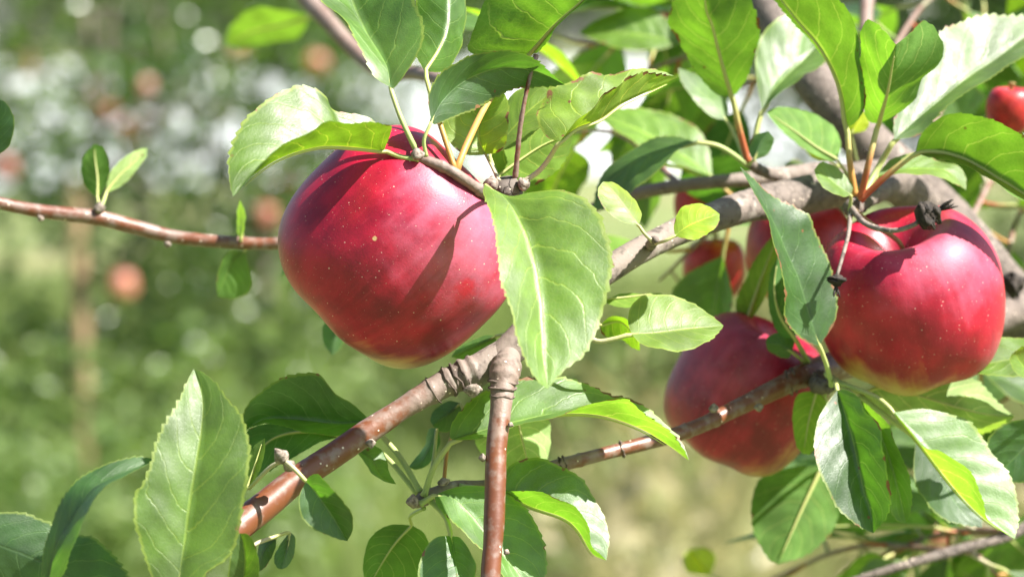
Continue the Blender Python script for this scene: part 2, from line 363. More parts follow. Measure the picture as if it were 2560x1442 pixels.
# background orchard trees
FOL = [mat_foliage('foliage_mid', (.028, .068, .019), (.066, .125, .038), (.14, .27, .022)),
       mat_foliage('foliage_dark', (.018, .048, .016), (.042, .088, .028), (.08, .17, .018)),
       mat_foliage('foliage_pale', (.10, .16, .05), (.16, .20, .08), (.30, .42, .07))]
def orchard_tree(base, h, crown_c, crown_r, nl, leaf, fol, label, seed, name='orchard_tree', trunk_r=.03, cat='tree', group=None, clumps=40):
    r = np.random.RandomState(seed); base = np.array(base, float)
    root = empty(name, base); tag(root, label, cat, group)
    cc, crr = np.array(crown_c, float), np.array(crown_r, float)
    top = cc+np.array([0, 0, crr[2]*.7])
    pts = cr([np.zeros(3), np.array([.03, .02, h*.3]), cc*np.array([.7, .7, 1]), top], 24); rad = np.linspace(trunk_r, trunk_r*.25, 25)
    V, F = tube3(pts, rad, 9, .04, seed); me = mesh('trunk', V, F); setattr_f(me, 'age', np.full(len(V), .75)); setattr_f(me, 'along', np.zeros(len(V)))
    link('trunk', me, BARK, root)
    cl = []
    while len(cl) < clumps:
        q = r.uniform(-1, 1, 3)
        if .25 < np.linalg.norm(q) < 1: cl.append(cc+q*crr)
    cl = np.array(cl)
    for i in range(min(9, clumps)):
        a = pts[r.randint(6, 22)]; b = cl[i]; m = (a+b)/2+np.array([0, 0, .12*h*.3])
        lp = cr([a, m, b], 10); V, F = tube3(lp, np.linspace(trunk_r*.45, trunk_r*.12, 11), 6, .03, i)
        me = mesh('limb', V, F); setattr_f(me, 'age', np.full(len(V), .6)); setattr_f(me, 'along', np.zeros(len(V))); link('limb', me, BARK, root)
    ci = r.randint(0, clumps, nl); pos = cl[ci]+r.randn(nl, 3)*crr*.10*r.uniform(.6, 1.5, (clumps, 1))[ci]
    pos[:, 2] = np.maximum(pos[:, 2], .12)
    V, F = leaf_cloud(pos, leaf, r)
    o = link('crown', mesh('crown', V, F), fol, root, False); o['kind'] = 'stuff'
    return root
def gx(px, d): return (px-CX)/FPX*d
orchard_tree((gx(185, 9), 9, 0), 2.6, (0.15, 0, 1.45), (1.15, .8, 1.0), 4300, .07, FOL[0], 'slim young apple tree with a pale bare trunk in tall weeds', 11, trunk_r=.028, clumps=52)
orchard_tree((gx(640, 10.5), 10.5, 0), 2.8, (0, 0, 1.45), (.95, .8, 1.25), 4800, .07, FOL[1], 'dark leafy apple tree beside the slim young orchard tree', 12, trunk_r=.035, clumps=44)
orchard_tree((gx(1330, 12.5), 12.5, 0), 3, (0, 0, 2.3), (1.2, .9, .85), 4200, .07, FOL[0], 'apple tree with high hanging crown over the open meadow', 13, trunk_r=.035, clumps=46)
orchard_tree((gx(2400, 10), 10, 0), 2.8, (0, 0, 1.5), (1.0, .9, 1.15), 5200, .075, FOL[1], 'broad bushy apple tree behind the fruit-laden branches', 14, trunk_r=.04, clumps=60)
orchard_tree((gx(330, 15), 15, 0), 3, (0, 0, 1.9), (1.5, 1, 1.0), 1400, .085, FOL[2], 'pale loose-crowned tree farther down the meadow', 15, trunk_r=.04, clumps=46)
for i, px in enumerate((-250, 250, 700, 1150, 1600, 2050, 2500, 2950)):
    orchard_tree((gx(px, 36)+random.uniform(-.4, .4), 36+random.uniform(-1, 1.5), 0), 4, (0, 0, 2.0), (1.7, 1.2, 1.7), 2600, .15, FOL[i % 2], 'dense green tree standing in a row behind the white fence', 30+i, 'hedge_tree', .07, 'tree', 'trees behind the white fence', clumps=40)

# ------------------------------------------------------------------ the near apple tree
TREE = empty('apple_tree', P(3400, 8200, 35)); TREE.location.z = 0
tag(TREE, 'apple tree whose leafy twigs and grey limb carry the ripe red apples', 'tree')
bpy.context.view_layer.update()
TINV = TREE.matrix_world.inverted()
T0 = np.array(TREE.location)

def branch(pts, age=(0, 0), name='branch', seg=18, step=5, noise=.018, rings=(), bumps=(), seed=0, bud_list=()):
    """pts: (x, y, cm, radius px). rings: (t, size) bud-scale scars; bumps: (t, angle, size px) swellings."""
    p = np.array([list(P(x, y, z))+[r*(1+z/100)/FPX] for x, y, z, r in pts])
    ln = np.linalg.norm(np.diff(p[:, :3], axis=0), axis=1).sum()*FPX
    n = int(min(220, max(12, ln/step))); q = cr(p, n); t = np.linspace(0, 1, n+1); rad = q[:, 3]*.94
    rs = np.random.RandomState(seed+5)
    rad *= 1+.05*np.interp(t, np.linspace(0, 1, 14), rs.randn(14))
    for a, s in rings:
        rad *= 1+s*np.exp(-((t-a)/(7/ln))**2)
    V, F = tube3(q[:, :3], rad, seg, noise, seed)
    m = mesh(name, V-T0, F); ag = np.interp(t, np.linspace(0, 1, len(age)), age)
    setattr_f(m, 'age', np.concatenate([np.repeat(ag, seg), ag[:1], ag[-1:]])); setattr_f(m, 'along', np.concatenate([np.repeat(t, seg), [0, 1]]))
    o = link(name, m, BARK, TREE)
    for b in bud_list: bud(o, *b)
    return o
def blob(center, axis, L, R, seed=0, rough=.12, n=10, seg=12, point=.75):
    t = np.linspace(0, 1, n+1); axis = np.asarray(axis)/np.linalg.norm(axis)
    prof = np.sin(np.pi*t**point)**.75; prof[0] = prof[-1] = .02
    pts = center+axis*np.outer(t-.15, np.full(3, L)); return tube3(pts, R*prof, seg, rough, seed)
def bud(parent, x, y, z, dx, dy, L, R, seed=1, name='bud'):
    a = -UP*dy+RIGHT*dx-FWD*.3; s = (1+z/100)/FPX
    V, F = blob(P(x, y, z), a, L*s, R*s, seed)
    link(name, mesh(name, V-T0, F), BUD, parent)

def blade(M, A, B, nt, nw, hint, curl, quilt, wave, teeth, seed):
    r = np.random.RandomState(seed)
    T = nrm(np.gradient(M, axis=0)); nA = np.cross(A-M, T); nB = np.cross(T, B-M)
    avg = (nA+nB)[nt//5:4*nt//5].sum(0)
    if np.dot(avg, hint) < 0: A, B = B, A; nA, nB = np.cross(A-M, T), np.cross(T, B-M)
    t = np.linspace(0, 1, nt+1); win = np.clip(np.sin(np.pi*t), 0, 1)
    V = np.empty((nt+1, 2*nw+1, 3)); V[:, nw] = M; ph0 = r.uniform(0, 6.28, 4); nteeth = max(6, teeth)
    L = np.linalg.norm(np.diff(M, axis=0), axis=1).sum()
    for sg, E, nn in ((-1, A, nA), (1, B, nB)):
        W_ = E-M; wd = np.linalg.norm(W_, axis=1); nn = nrm(nn)
        # smooth normals along the leaf
        for _ in range(6): nn[1:-1] = (nn[:-2]+nn[1:-1]*2+nn[2:])/4
        nn = nrm(nn); out = nrm(W_)
        jit = np.interp(t, np.linspace(0, 1, nteeth), r.uniform(.15, 1.3, nteeth))
        saw = ((t*nteeth+r.uniform(0, 1)) % 1.0)*jit*np.minimum(1, win*3)
        for j in range(1, nw+1):
            s = j/nw
            off = curl*wd*(s*(1-s)*4)*.25 + quilt*wd*np.cos(2*np.pi*(t*6.6-1.9*s**1.45+(.43 if sg > 0 else 0)))*(s*(1-s)*4)
            off = off+wave*wd*win*s*s*(np.sin(2*np.pi*2.3*t+ph0[0]+sg)+.6*np.sin(2*np.pi*5.1*t+ph0[1]*sg))
            Q = M+W_*s+nn*off[:, None]
            if j == nw: Q = Q+out*(saw*L*.016)[:, None]+T*(saw*L*.010)[:, None]
            V[:, nw+sg*j] = Q
    w = 2*nw+1
    F = [(i*w+j, (i+1)*w+j, (i+1)*w+j+1, i*w+j+1) for i in range(nt) for j in range(w-1)]
    me = mesh('leaf', V.reshape(-1, 3)-T0, F)
    uvl = me.uv_layers.new(name='UVMap'); idx = np.empty(len(me.loops), dtype=np.int32); me.loops.foreach_get('vertex_index', idx)
    uv = np.stack([(idx % w)/(w-1), (idx//w)/nt], 1); uvl.data.foreach_set('uv', uv.astype(np.float32).ravel())
    return me
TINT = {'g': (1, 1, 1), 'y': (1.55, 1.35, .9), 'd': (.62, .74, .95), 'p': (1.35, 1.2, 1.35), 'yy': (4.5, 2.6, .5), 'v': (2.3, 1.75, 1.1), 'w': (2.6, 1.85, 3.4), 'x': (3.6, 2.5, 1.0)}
SCOL = {'g': (.30, .38, .13), 'r': (.33, .085, .035), 'o': (.40, .20, .05), 'k': (.06, .035, .025), 'p': (.40, .36, .24)}
LEAVES = []
def leaf3(M, A, B, hint, stalk, tint='g', wear=0.0, curl=.12, quilt=.016, wave=.03, sc='g', r0=6.0, dpx=1.0, teeth=26, det=1, under=None):
    seed = len(LEAVES)+1; wear = max(wear, random.uniform(-.12, .38), 0); nt = min(104, teeth*4) if det else 20; nw = 7 if det else 4
    M3 = cr(M, nt); A3 = cr(A, nt); B3 = cr(B, nt)
    me = blade(M3, A3, B3, nt, nw, hint, curl, quilt, wave, teeth if det else 6, seed)
    o = link('leaf', me, LEAF, TREE); o.color = (*TINT[tint], 1-wear); LEAVES.append(o)
    # stalk and raised midrib, on the underside
    T = nrm(np.gradient(M3, axis=0)); w = A3-B3; nn = nrm(np.cross(T, w)); 
    if np.dot(nn[2:-2].sum(0), hint) < 0: nn = -nn
    r0 = r0*dpx/FPX
    sp = cr(list(stalk)+[M3[0]], 14) if stalk is not None else M3[:1]
    k = int(nt*.93); mp = (M3-nn*r0*.72)[:k:max(1, nt//26)]
    pts = np.vstack([sp[:-1] if len(sp) > 1 else sp, mp[1:]]) if len(sp) > 1 else mp
    ns = len(sp)-1 if len(sp) > 1 else 0
    rad = np.concatenate([np.linspace(r0*1.12, r0*.9, ns), np.linspace(r0*.8, r0*.14, len(pts)-ns)])
    if ns: rad[0] *= 1.3
    V, F = tube3(pts, rad, 8); sm = mesh('leaf_stalk', V-T0, F)
    al = np.concatenate([np.linspace(0, .45, ns), np.linspace(.45, 1, len(pts)-ns)])
    setattr_f(sm, 'along', np.concatenate([np.repeat(al, 8), al[:1], al[-1:]]))
    s = link('leaf_stalk', sm, STALK, o); s.color = (*SCOL[sc], 1)
    return o
HINT = {'c': -FWD, 'a': FWD, 'u': UP, 'd': -UP, 'cl': -FWD-RIGHT*.3}
def leaf(mid, A, B, z, da, db, up='c', st=None, **kw):
    """mid, A, B: photo outlines; z: depth of the midrib base..tip (cm); da, db: how far each edge stands off it"""
    z = np.array(z, float)
    if up == 'u': da *= .5
    def zz(t): return np.interp(t, np.linspace(0, 1, len(z)), z)
    def par(pts):
        p = np.array(pts, float); s = np.concatenate([[0], np.cumsum(np.linalg.norm(np.diff(p, axis=0), axis=1))]); return s/s[-1]
    M = [P(x, y, zz(t)) for (x, y), t in zip(mid, par(mid))]
    def edge(E, d):
        e = [mid[0]]+E+[mid[-1]]; return [P(x, y, zz(t)+d*math.sin(math.pi*t)**.8) for (x, y), t in zip(e, par(e))]
    Lpx = np.linalg.norm(np.diff(np.array(mid, float), axis=0), axis=1).sum()
    s3 = None
    if st: s3 = [P(*q) if len(q) == 3 else P(q[0], q[1], z[0]) for q in st]
    kw.setdefault('teeth', int(max(8, min(26, Lpx/17))))
    kw.setdefault('r0', 6.5 if Lpx > 220 else 4.5)
    return leaf3(M, edge(A, da), edge(B, db), HINT[up], s3, dpx=1+z[0]/100, **kw)

# ---- wood: limb, branches, twigs (x, y, cm behind focus, radius px)
branch([(3400, 8200, 35, 260), (3350, 4500, 34, 230), (3200, 2200, 31, 170), (2950, 1350, 27, 115), (2720, 960, 23, 85), (2540, 770, 21, 72), (2400, 590, 20, 70), (2270, 460, 19, 70), (2150, 340, 19, 64), (2050, 220, 20, 60), (1960, 90, 22, 54), (1890, -40, 24, 50), (1800, -220, 28, 42)],
       (1.3, 1.2, 1.15, 1.05), 'limb', 24, 9, .03, seed=3)
branch([(2330, 520, 19, 40), (2230, 455, 16.5, 58), (2120, 462, 14, 56), (2000, 490, 12, 52), (1880, 512, 9.5, 47), (1760, 552, 6.5, 40), (1640, 605, 4, 36), (1530, 668, 2.2, 35), (1420, 745, 1.2, 38), (1330, 820, .6, 42), (1265, 885, .3, 42), (1225, 915, .2, 38)],
       (1.1, 1.1, 1.05, .9, .75, .62), 'branch', 26, 4, .009, [(.42, .10), (.60, .07), (.90, .05)], seed=4)
brA = branch([(1265, 880, .4, 36), (1195, 925, 0, 43), (1130, 950, -.2, 38), (1040, 1000, -.7, 34), (940, 1065, -1.2, 34), (830, 1140, -1.9, 35), (740, 1200, -2.6, 37), (660, 1265, -3.3, 39), (590, 1320, -4, 40), (500, 1400, -5, 40), (380, 1510, -6.2, 38), (220, 1650, -8, 34)],
       (.75, .55, .10, .0, .0, .0, .0), 'branch', 28, 3, .005, [(.075, .16), (.095, .22), (.125, .14), (.165, .10), (.20, .05)], seed=6)
for b in [(925, 1100, -1.7, .2, 1, 26, 12), (712, 1152, -4.3, -.6, -.8, 50, 17), (730, 1172, -4.2, -.5, -.6, 40, 14), (1180, 965, -1.2, .2, 1, 36, 22)]: bud(brA, *b)
brB = branch([(1275, 880, .2, 30), (1262, 930, -.6, 38), (1256, 975, -1, 32), (1250, 1040, -1.4, 27), (1241, 1120, -1.8, 27), (1238, 1220, -2.2, 27), (1234, 1330, -2.6, 27), (1226, 1442, -3, 28), (1220, 1600, -3.6, 27)],
       (.7, .45, .05, 0, 0, 0), 'branch', 26, 3, .005, [(.07, .14), (.10, .10), (.13, .07)], seed=8)
for b in [(1212, 1143, -2, -1, .1, 20, 10), (1272, 1060, -1.8, 1, .3, 16, 7), (1262, 1378, -2.8, 1, .3, 16, 8)]: bud(brB, *b)
brC = branch([(2560, 770, 20, 40), (2330, 860, 18, 44), (2160, 900, 13, 42), (2060, 920, 10.5, 38), (2010, 938, 9, 33), (1940, 972, 8, 27), (1840, 1020, 7, 23), (1740, 1068, 6, 20), (1640, 1100, 5, 19), (1540, 1126, 4.2, 18), (1440, 1152, 3.4, 18), (1400, 1162, 3.1, 18), (1310, 1185, 2.4, 13), (1215, 1208, 1.8, 11), (1140, 1212, 1.4, 13), (1095, 1230, 1.1, 18), (1060, 1246, .9, 20), (1038, 1258, .7, 14)],
       (1.0, .95, .75, .35, .05, .05, .1, .55, .7), 'branch', 22, 4, .008, [(.485, .10), (.62, .14), (.66, .12), (.80, .12)], seed=9)
for b in [(1895, 1012, 6.5, .3, 1, 22, 12), (1783, 1028, 5, .1, -1, 26, 12), (1690, 1108, 5.2, .3, 1, 18, 10), (1042, 1252, .2, -1, .1, 34, 17), (1110, 1210, .6, -.2, -1, 22, 14)]: bud(brC, *b)
tw = branch([(1400, 742, 3, 26), (1330, 620, 2.4, 24), (1285, 530, 1.2, 26), (1268, 478, .4, 38), (1262, 452, .2, 30)], (.9, 1.1, 1.2, 1.3), 'spur', 18, 3, .06, [(.6, .15), (.8, .2)], seed=10)
bud(tw, 1240, 462, -.4, -1, -.1, 40, 20, 4); bud(tw, 1300, 465, 0, 1, -.4, 34, 17, 5)
tw = branch([(1275, 520, .6, 19), (1225, 492, -1.9, 17), (1180, 462, -2.7, 15), (1135, 432, -3, 15), (1090, 410, -3, 14), (1050, 398, -2.9, 13), (1020, 396, -2.8, 8)], (.6, .65, .6, .45), 'spur', 14, 4, .03, [(.55, .12), (.8, .2)], seed=11)
bud(tw, 1047, 396, -3.2, -.3, -1, 34, 17, 6)
brL = branch([(1480, 700, 2.5, 22), (1350, 600, 4.5, 20), (1150, 560, 8.5, 18), (950, 580, 11, 17), (716, 607, 12, 16.5), (600, 607, 12, 17), (450, 594, 11.8, 18), (330, 566, 11.4, 19), (240, 544, 11, 19), (100, 528, 10.4, 18), (0, 508, 10, 17.5), (-160, 470, 9, 16)],
       (.4, .25, .22, .22, .22, .2), 'branch', 18, 6, .006, [(.66, .08), (.79, .10), (.50, .07)], seed=12)
for b in [(248, 530, 10.8, .1, -1, 34, 13), (420, 606, 11.4, -.2, 1, 18, 10), (105, 542, 10.2, -.6, .8, 18, 9)]: bud(brL, *b)
branch([(2260, 450, 17, 22), (2080, 430, 17, 26), (1960, 440, 16, 24), (1850, 450, 15, 19), (1720, 462, 15, 18), (1600, 482, 15.5, 17), (1480, 520, 16, 14)], (1, .8, .6, .5), 'branch', 14, 7, .02, seed=13)
branch([(2230, 462, 15, 26), (2180, 490, 10, 25), (2145, 512, 7.5, 24), (2128, 520, 6.6, 25)], (1.1, 1.1), 'spur', 14, 4, .05, seed=14)
branch([(1960, 445, 15, 18), (1900, 425, 12.5, 15), (1872, 405, 11, 15)], (.8, .8), 'spur', 12, 4, .05, seed=15)
branch([(2260, 300, 22, 24), (2190, 210, 25, 20), (2165, 90, 27, 19), (2172, -60, 30, 18)], (.6, .5), 'twig', 12, 8, .02, seed=16)
branch([(1300, 520, 2.5, 14), (1255, 350, 9, 15), (1165, 235, 16, 17), (1050, 185, 22, 19), (955, 180, 25, 21), (885, 125, 27, 22), (830, 65, 28, 23), (770, 0, 30, 24), (700, -90, 32, 22)], (.4, .55), 'twig', 12, 8, .02, seed=17)
branch([(2720, 960, 23, 34), (2640, 1240, 21, 22), (2540, 1330, 20, 16), (2400, 1372, 19, 14), (2240, 1418, 18, 12), (2080, 1470, 18, 10)], (1.3, 1.3, 1.2), 'branch', 14, 8, .03, seed=18)
branch([(1288, 445, .3, 8), (1298, 340, 0, 7), (1312, 250, -.1, 6), (1332, 165, 0, 6), (1340, 140, .2, 8)], (.3, .2), 'dead_stalk', 10, 4, .05, seed=19)
branch([(2040, 925, 10.2, 26), (2045, 960, 8.2, 24), (2075, 965, 6, 16)], (1.1, 1.2), 'spur', 14, 4, .08, seed=20)
branch([(1625, 618, 4.0, 14), (1632, 604, .9, 13), (1640, 598, .2, 8)], (1.0, .8), 'spur', 12, 3, .08, seed=21)

exec_leaves = True
RING = mat_simple('scale_scar', (.045, .032, .026), (.16, .12, .10), 500, .85, .3, .0006)
def scar(parent, x, y, z, r, dx, dy, th=2.6, seed=1):
    """raised dark ring left by bud scales, across a branch running along (dx, dy)"""
    s_ = (1+z/100)/FPX; ax = nrm(RIGHT*dx-UP*dy); e1 = FWD; e2 = np.cross(ax, e1); a = np.linspace(0, 2*np.pi, 41)
    rs = np.random.RandomState(seed); j = np.interp(a, np.linspace(0, 2*np.pi, 12), np.append(rs.randn(11), 0)*2.2)
    pts = P(x, y, z)+(np.cos(a)[:, None]*e1+np.sin(a)[:, None]*e2)*r*s_+ax*(j*s_)[:, None]
    V, F = tube3(pts, th*s_*(1+.4*np.interp(a, np.linspace(0, 2*np.pi, 20), rs.randn(20))), 6, .1, seed, False)
    link('bud_scale_scar', mesh('bud_scale_scar', V-T0, F), RING, parent)
for i, q in enumerate([(1165, 938, -.1, 42, 38), (1145, 945, -.15, 41, 37), (1122, 954, -.25, 39, 36), (1082, 976, -.45, 36.5, 35)]): scar(brA, *q[:4], -.85, .5, 3.2 if i < 3 else 2, i)
for i, q in enumerate([(1258, 955, -.8, 37), (1256, 972, -1, 34), (1254, 992, -1.1, 31)]): scar(brB, *q, -.1, 1, 2.4, 10+i)
for i, q in enumerate([(1402, 1161, 3.1, 19), (1412, 1158, 3.2, 19), (1555, 1122, 4.3, 19.5), (1985, 950, 8.6, 31), (1970, 957, 8.4, 30)]): scar(brC, *q, -.95, .25, 2.4, 20+i)
# ---- leaves traced one by one -------------------------------------------------
leaf([(975, 218), (966, 165), (916, 83), (880, 0), (855, -90), (845, -200)], [(966, 213), (936, 190), (909, 133), (866, 60), (803, 0), (745, -80), (770, -160)],
     [(986, 220), (1012, 186), (1039, 143), (1056, 100), (1052, 50), (1032, 0), (1000, -90), (920, -170)], (-3, 0, 3), -1.3, -1.4, 'c', [(1045, 385, -3), (1025, 345, -3.2), (998, 285, -3.2)])
leaf([(1062, 180), (1097, 126), (1119, 72), (1122, 0), (1110, -100)], [(1035, 120), (1040, 30), (1060, -50)], [(1119, 175), (1150, 115), (1166, 54), (1164, 0), (1150, -55)], (-1.5, 1), .8, 1.6, 'c',
     [(1138, 425, -2.9), (1110, 340, -2.6), (1078, 240, -2)], sc='o')
leaf([(1078, 306), (1108, 250), (1165, 200), (1250, 170), (1340, 178), (1412, 212)], [(1073, 240), (1100, 187), (1145, 155), (1200, 137), (1252, 128), (1306, 133), (1342, 155), (1380, 187)],
     [(1090, 310), (1126, 296), (1180, 274), (1235, 245), (1290, 220), (1345, 216)], (-3.2, -1.0, .6), -1.2, .5, 'c', [(1065, 390, -3), (1060, 350, -3.2)], tint='d', r0=5)
leaf([(960, 377), (880, 368), (800, 367), (710, 392), (640, 434), (582, 492)], [(979, 320), (959, 310), (933, 306), (866, 311), (816, 311), (783, 323), (733, 346), (700, 366), (666, 396), (633, 436), (600, 476)],
     [(930, 300), (839, 280), (819, 246), (793, 226), (773, 220), (746, 213), (720, 223), (693, 236), (660, 260), (623, 293), (600, 329), (580, 379), (573, 430)], (-3, -5.5, -7.5), -4.2, 1.1, 'u', [(1048, 400, -3), (1005, 393, -3)], sc='g', tint='y')
leaf([(1318, 138), (1385, 65), (1460, 0), (1540, -80)], [(1250, 150), (1175, 132), (1178, 90), (1195, 45), (1220, 0), (1300, -80), (1420, -120)], [(1345, 130), (1372, 98), (1395, 62), (1455, 12), (1510, -40)], (2, -1.8), .3, -.6, 'a',
     [(1137, 437, -2.9), (1165, 365, -2.4), (1220, 255, -.5), (1275, 185, 1.2)], sc='o', r0=8, wear=.12)
leaf([(1400, 353), (1440, 320), (1500, 298), (1545, 266), (1610, 234), (1695, 194)], [(1370, 345), (1347, 310), (1345, 270), (1375, 225), (1420, 210), (1450, 203), (1500, 188), (1545, 180), (1600, 172), (1650, 180)],
     [(1440, 305), (1490, 268), (1535, 212), (1590, 190), (1640, 187)], (-.5, .6, 2.8), 1.8, -1.4, 'u', [(1305, 458, .2), (1355, 420, 0)], sc='p', wear=.5, wave=.09, tint='v')
leaf([(1215, 388), (1197, 345), (1200, 290), (1230, 245), (1255, 226)], [(1160, 385), (1115, 345), (1105, 310), (1130, 288), (1180, 262), (1220, 235)], [(1255, 375), (1268, 330), (1271, 280), (1266, 245)], (1.2, 1.6), -.5, -.8, 'c',
     [(1247, 452, .3), (1232, 420, .8)], sc='p', tint='v', wear=.2)
leaf([(1222, 384), (1270, 335), (1320, 280), (1378, 232)], [(1240, 330), (1265, 260), (1300, 222), (1345, 212)], [(1290, 365), (1345, 320), (1385, 262)], (2.2, 3), 1, -.6, 'c', [(1250, 455, .6), (1235, 420, 1.6)], sc='p', tint='v')
leaf([(1245, 440), (1300, 400), (1360, 362), (1432, 332)], [(1228, 390), (1285, 342), (1340, 318), (1400, 318)], [(1290, 472), (1360, 450), (1410, 400), (1430, 350)], (3.2, 4.2), .5, .3, 'a', [(1265, 480, .8)], tint='y', sc='p')
# the big leaf in front of the fruit
leaf([(1212, 462), (1262, 495), (1300, 555), (1330, 641), (1347, 735), (1353, 802), (1358, 883), (1369, 972)], [(1208, 480), (1222, 515), (1236, 565), (1248, 641), (1265, 742), (1281, 790), (1297, 855), (1321, 911), (1345, 950)],
     [(1275, 492), (1321, 482), (1393, 476), (1433, 484), (1462, 498), (1498, 541), (1514, 589), (1526, 633), (1526, 681), (1514, 734), (1502, 786), (1482, 842), (1450, 891), (1409, 923), (1388, 945)],
     (-4.0, -5.6, -7.0, -8.4), -1.6, .2, 'c', [(1238, 497, -1.6), (1222, 476, -3)], tint='y', curl=.2)
leaf([(1597, 563), (1562, 517), (1534, 480), (1508, 454)], [(1562, 557), (1522, 533), (1498, 497), (1496, 472)], [(1604, 537), (1598, 517), (1574, 488), (1542, 460)], (0, .6), -.3, .8, 'c', [(1630, 602, .4), (1612, 585, 0)], tint='x', wear=.18, sc='p')
leaf([(1687, 589), (1720, 565), (1760, 548), (1799, 535)], [(1685, 560), (1700, 525), (1730, 508), (1768, 515)], [(1710, 597), (1745, 597), (1775, 580), (1795, 560)], (0, .5), .8, -.6, 'c', [(1640, 608, .4), (1662, 602, 0)], tint='x', wear=.34, sc='p')
leaf([(1578, 834), (1643, 832), (1723, 822), (1809, 814)], [(1570, 802), (1578, 766), (1602, 742), (1643, 736), (1699, 746), (1739, 762), (1779, 790)], [(1602, 858), (1643, 871), (1695, 877), (1735, 869), (1775, 850), (1799, 826)], (.5, 1.6), 2.0, -1.0, 'u',
     [(1420, 800, .8), (1485, 850, .6), (1530, 848, .5)], tint='v', quilt=.006, sc='p', wear=.05)
leaf([(1500, 812), (1550, 802), (1588, 838), (1600, 876)], [(1530, 790), (1568, 800), (1594, 835)], [(1508, 838), (1552, 848), (1582, 868)], (3, 3.5), -.5, .5, 'a', [(1430, 790, 1.5)], wear=.3, tint='y')
leaf([(1500, 752), (1580, 744), (1658, 733)], [(1550, 736), (1610, 733)], [(1560, 770), (1610, 752)], (3.5, 4), 1.0, -.6, 'a', [(1425, 760, 1.6)], wear=.2, tint='y')
leaf([(2049, 864), (2024, 790), (1999, 705), (1966, 630), (1940, 570), (1905, 500), (1850, 417)], [(2019, 855), (1980, 820), (1960, 780), (1962, 730), (1955, 680), (1940, 620), (1922, 555), (1895, 500)],
     [(2084, 810), (2092, 760), (2084, 700), (2069, 645), (2034, 580), (2022, 540), (1980, 515), (1930, 490)], (4, 3.4, 2.5), -1.2, .8, 'c', [(2080, 962, 5.4), (2066, 912, 4.6)], tint='d')
# spur leaves above the right-hand apple
leaf([(2195, 310), (2217, 234), (2231, 162), (2240, 112)], [(2170, 300), (2155, 245), (2148, 180), (2152, 120), (2158, 70), (2175, 52), (2208, 78)], [(2217, 300), (2253, 278), (2289, 245), (2306, 202), (2345, 160), (2357, 125), (2340, 80), (2310, 55), (2270, 88)],
     (5.6, 3.6, 2.2), .3, .3, 'a', [(2152, 492, 6), (2172, 405, 5.4)], sc='r', r0=8, curl=-.1)
leaf([(2118, 320), (2105, 231), (2083, 170), (2047, 108), (2000, 54), (1957, 0), (1905, -70)], [(2110, 285), (2093, 215), (2068, 160), (2030, 105), (1982, 55), (1938, 0)], [(2140, 305), (2160, 268), (2160, 215), (2150, 150), (2150, 95), (2120, 35), (2085, -5), (2040, -50), (1980, -90)],
     (6, 5.4, 5), .3, -2.2, 'a', [(2138, 490, 6.2), (2124, 400, 6)], sc='o', r0=8)
leaf([(2235, 350), (2290, 300), (2345, 255), (2420, 195), (2490, 148), (2560, 95), (2640, 50)], [(2237, 300), (2262, 250), (2305, 190), (2335, 125), (2352, 85), (2400, 58), (2470, 40), (2560, 45), (2615, 42)], [(2300, 335), (2350, 282), (2410, 232), (2460, 205), (2510, 172), (2570, 130)],
     (6.6, 9, 12.5), .8, -1.2, 'u', [(2155, 496, 6.4), (2195, 420, 7)], sc='g', tint='p', r0=8)
leaf([(2289, 382), (2330, 378), (2380, 386), (2433, 407), (2487, 440), (2560, 485), (2640, 545)], [(2300, 342), (2325, 313), (2361, 290), (2405, 285), (2451, 297), (2505, 310), (2540, 325), (2590, 360), (2630, 440)], [(2320, 392), (2380, 402), (2430, 425), (2490, 458), (2565, 505)],
     (5.5, 5, 5), -1.6, -1.2, 'a', [(2150, 500, 6), (2225, 432, 5.6)], sc='r', r0=8)
leaf([(2190, 440), (2250, 425), (2310, 422), (2370, 428), (2415, 475)], [(2235, 395), (2311, 386), (2343, 402), (2390, 412), (2412, 440)], [(2250, 434), (2310, 436), (2360, 448), (2395, 462)], (7, 7.5), 1.4, -1, 'u', [(2150, 497, 6.4)], tint='y', wear=.12)
leaf([(2128, 487), (2095, 465), (2065, 440), (2035, 425)], [(2130, 460), (2092, 420), (2055, 406)], [(2110, 492), (2080, 482), (2048, 455)], (5.5, 5), .8, -.8, 'u', [(2125, 525, 6)], tint='y')
leaf([(2095, 402), (2040, 370), (1980, 325), (1915, 280)], [(2102, 355), (2080, 315), (2020, 280), (1950, 268)], [(2060, 398), (2000, 365), (1948, 320)], (11, 11.5), .8, -.4, 'a', [(2150, 480, 12)], wear=.15)
leaf([(2128, 335), (2145, 305), (2158, 278)], [(2120, 310), (2138, 285)], [(2165, 325), (2172, 298)], (12, 12), .3, .3, 'c', [(2140, 400, 15)], tint='yy', wear=.15)
leaf([(2075, 402), (2045, 385), (2010, 362)], [(2050, 375), (2025, 360)], [(2050, 402), (2020, 385)], (12.5, 12.5), .3, .3, 'c', [(2130, 440, 14)], tint='yy', wear=.2)
leaf([(1830, 240), (1812, 180), (1793, 110), (1780, 60), (1765, 20), (1762, -50)], [(1790, 235), (1740, 178), (1700, 110), (1672, 60), (1688, 0), (1715, -40)], [(1845, 230), (1872, 180), (1893, 110), (1897, 70), (1882, 20), (1850, -30)], (10, 8.2, 6.5), .6, -.4, 'a',
     [(1870, 405, 11), (1850, 330, 10.6)], sc='r', r0=8)
leaf([(1905, 275), (1935, 225), (1975, 182), (2010, 150), (2045, 110)], [(1893, 210), (1889, 145), (1907, 87), (1936, 54), (1975, 40), (2015, 65)], [(1950, 232), (2000, 198), (2050, 165), (2062, 140)], (11.5, 14.5), 1.2, -1.6, 'u', [(1882, 408, 11.4), (1889, 340, 11.4)], tint='p', r0=7)
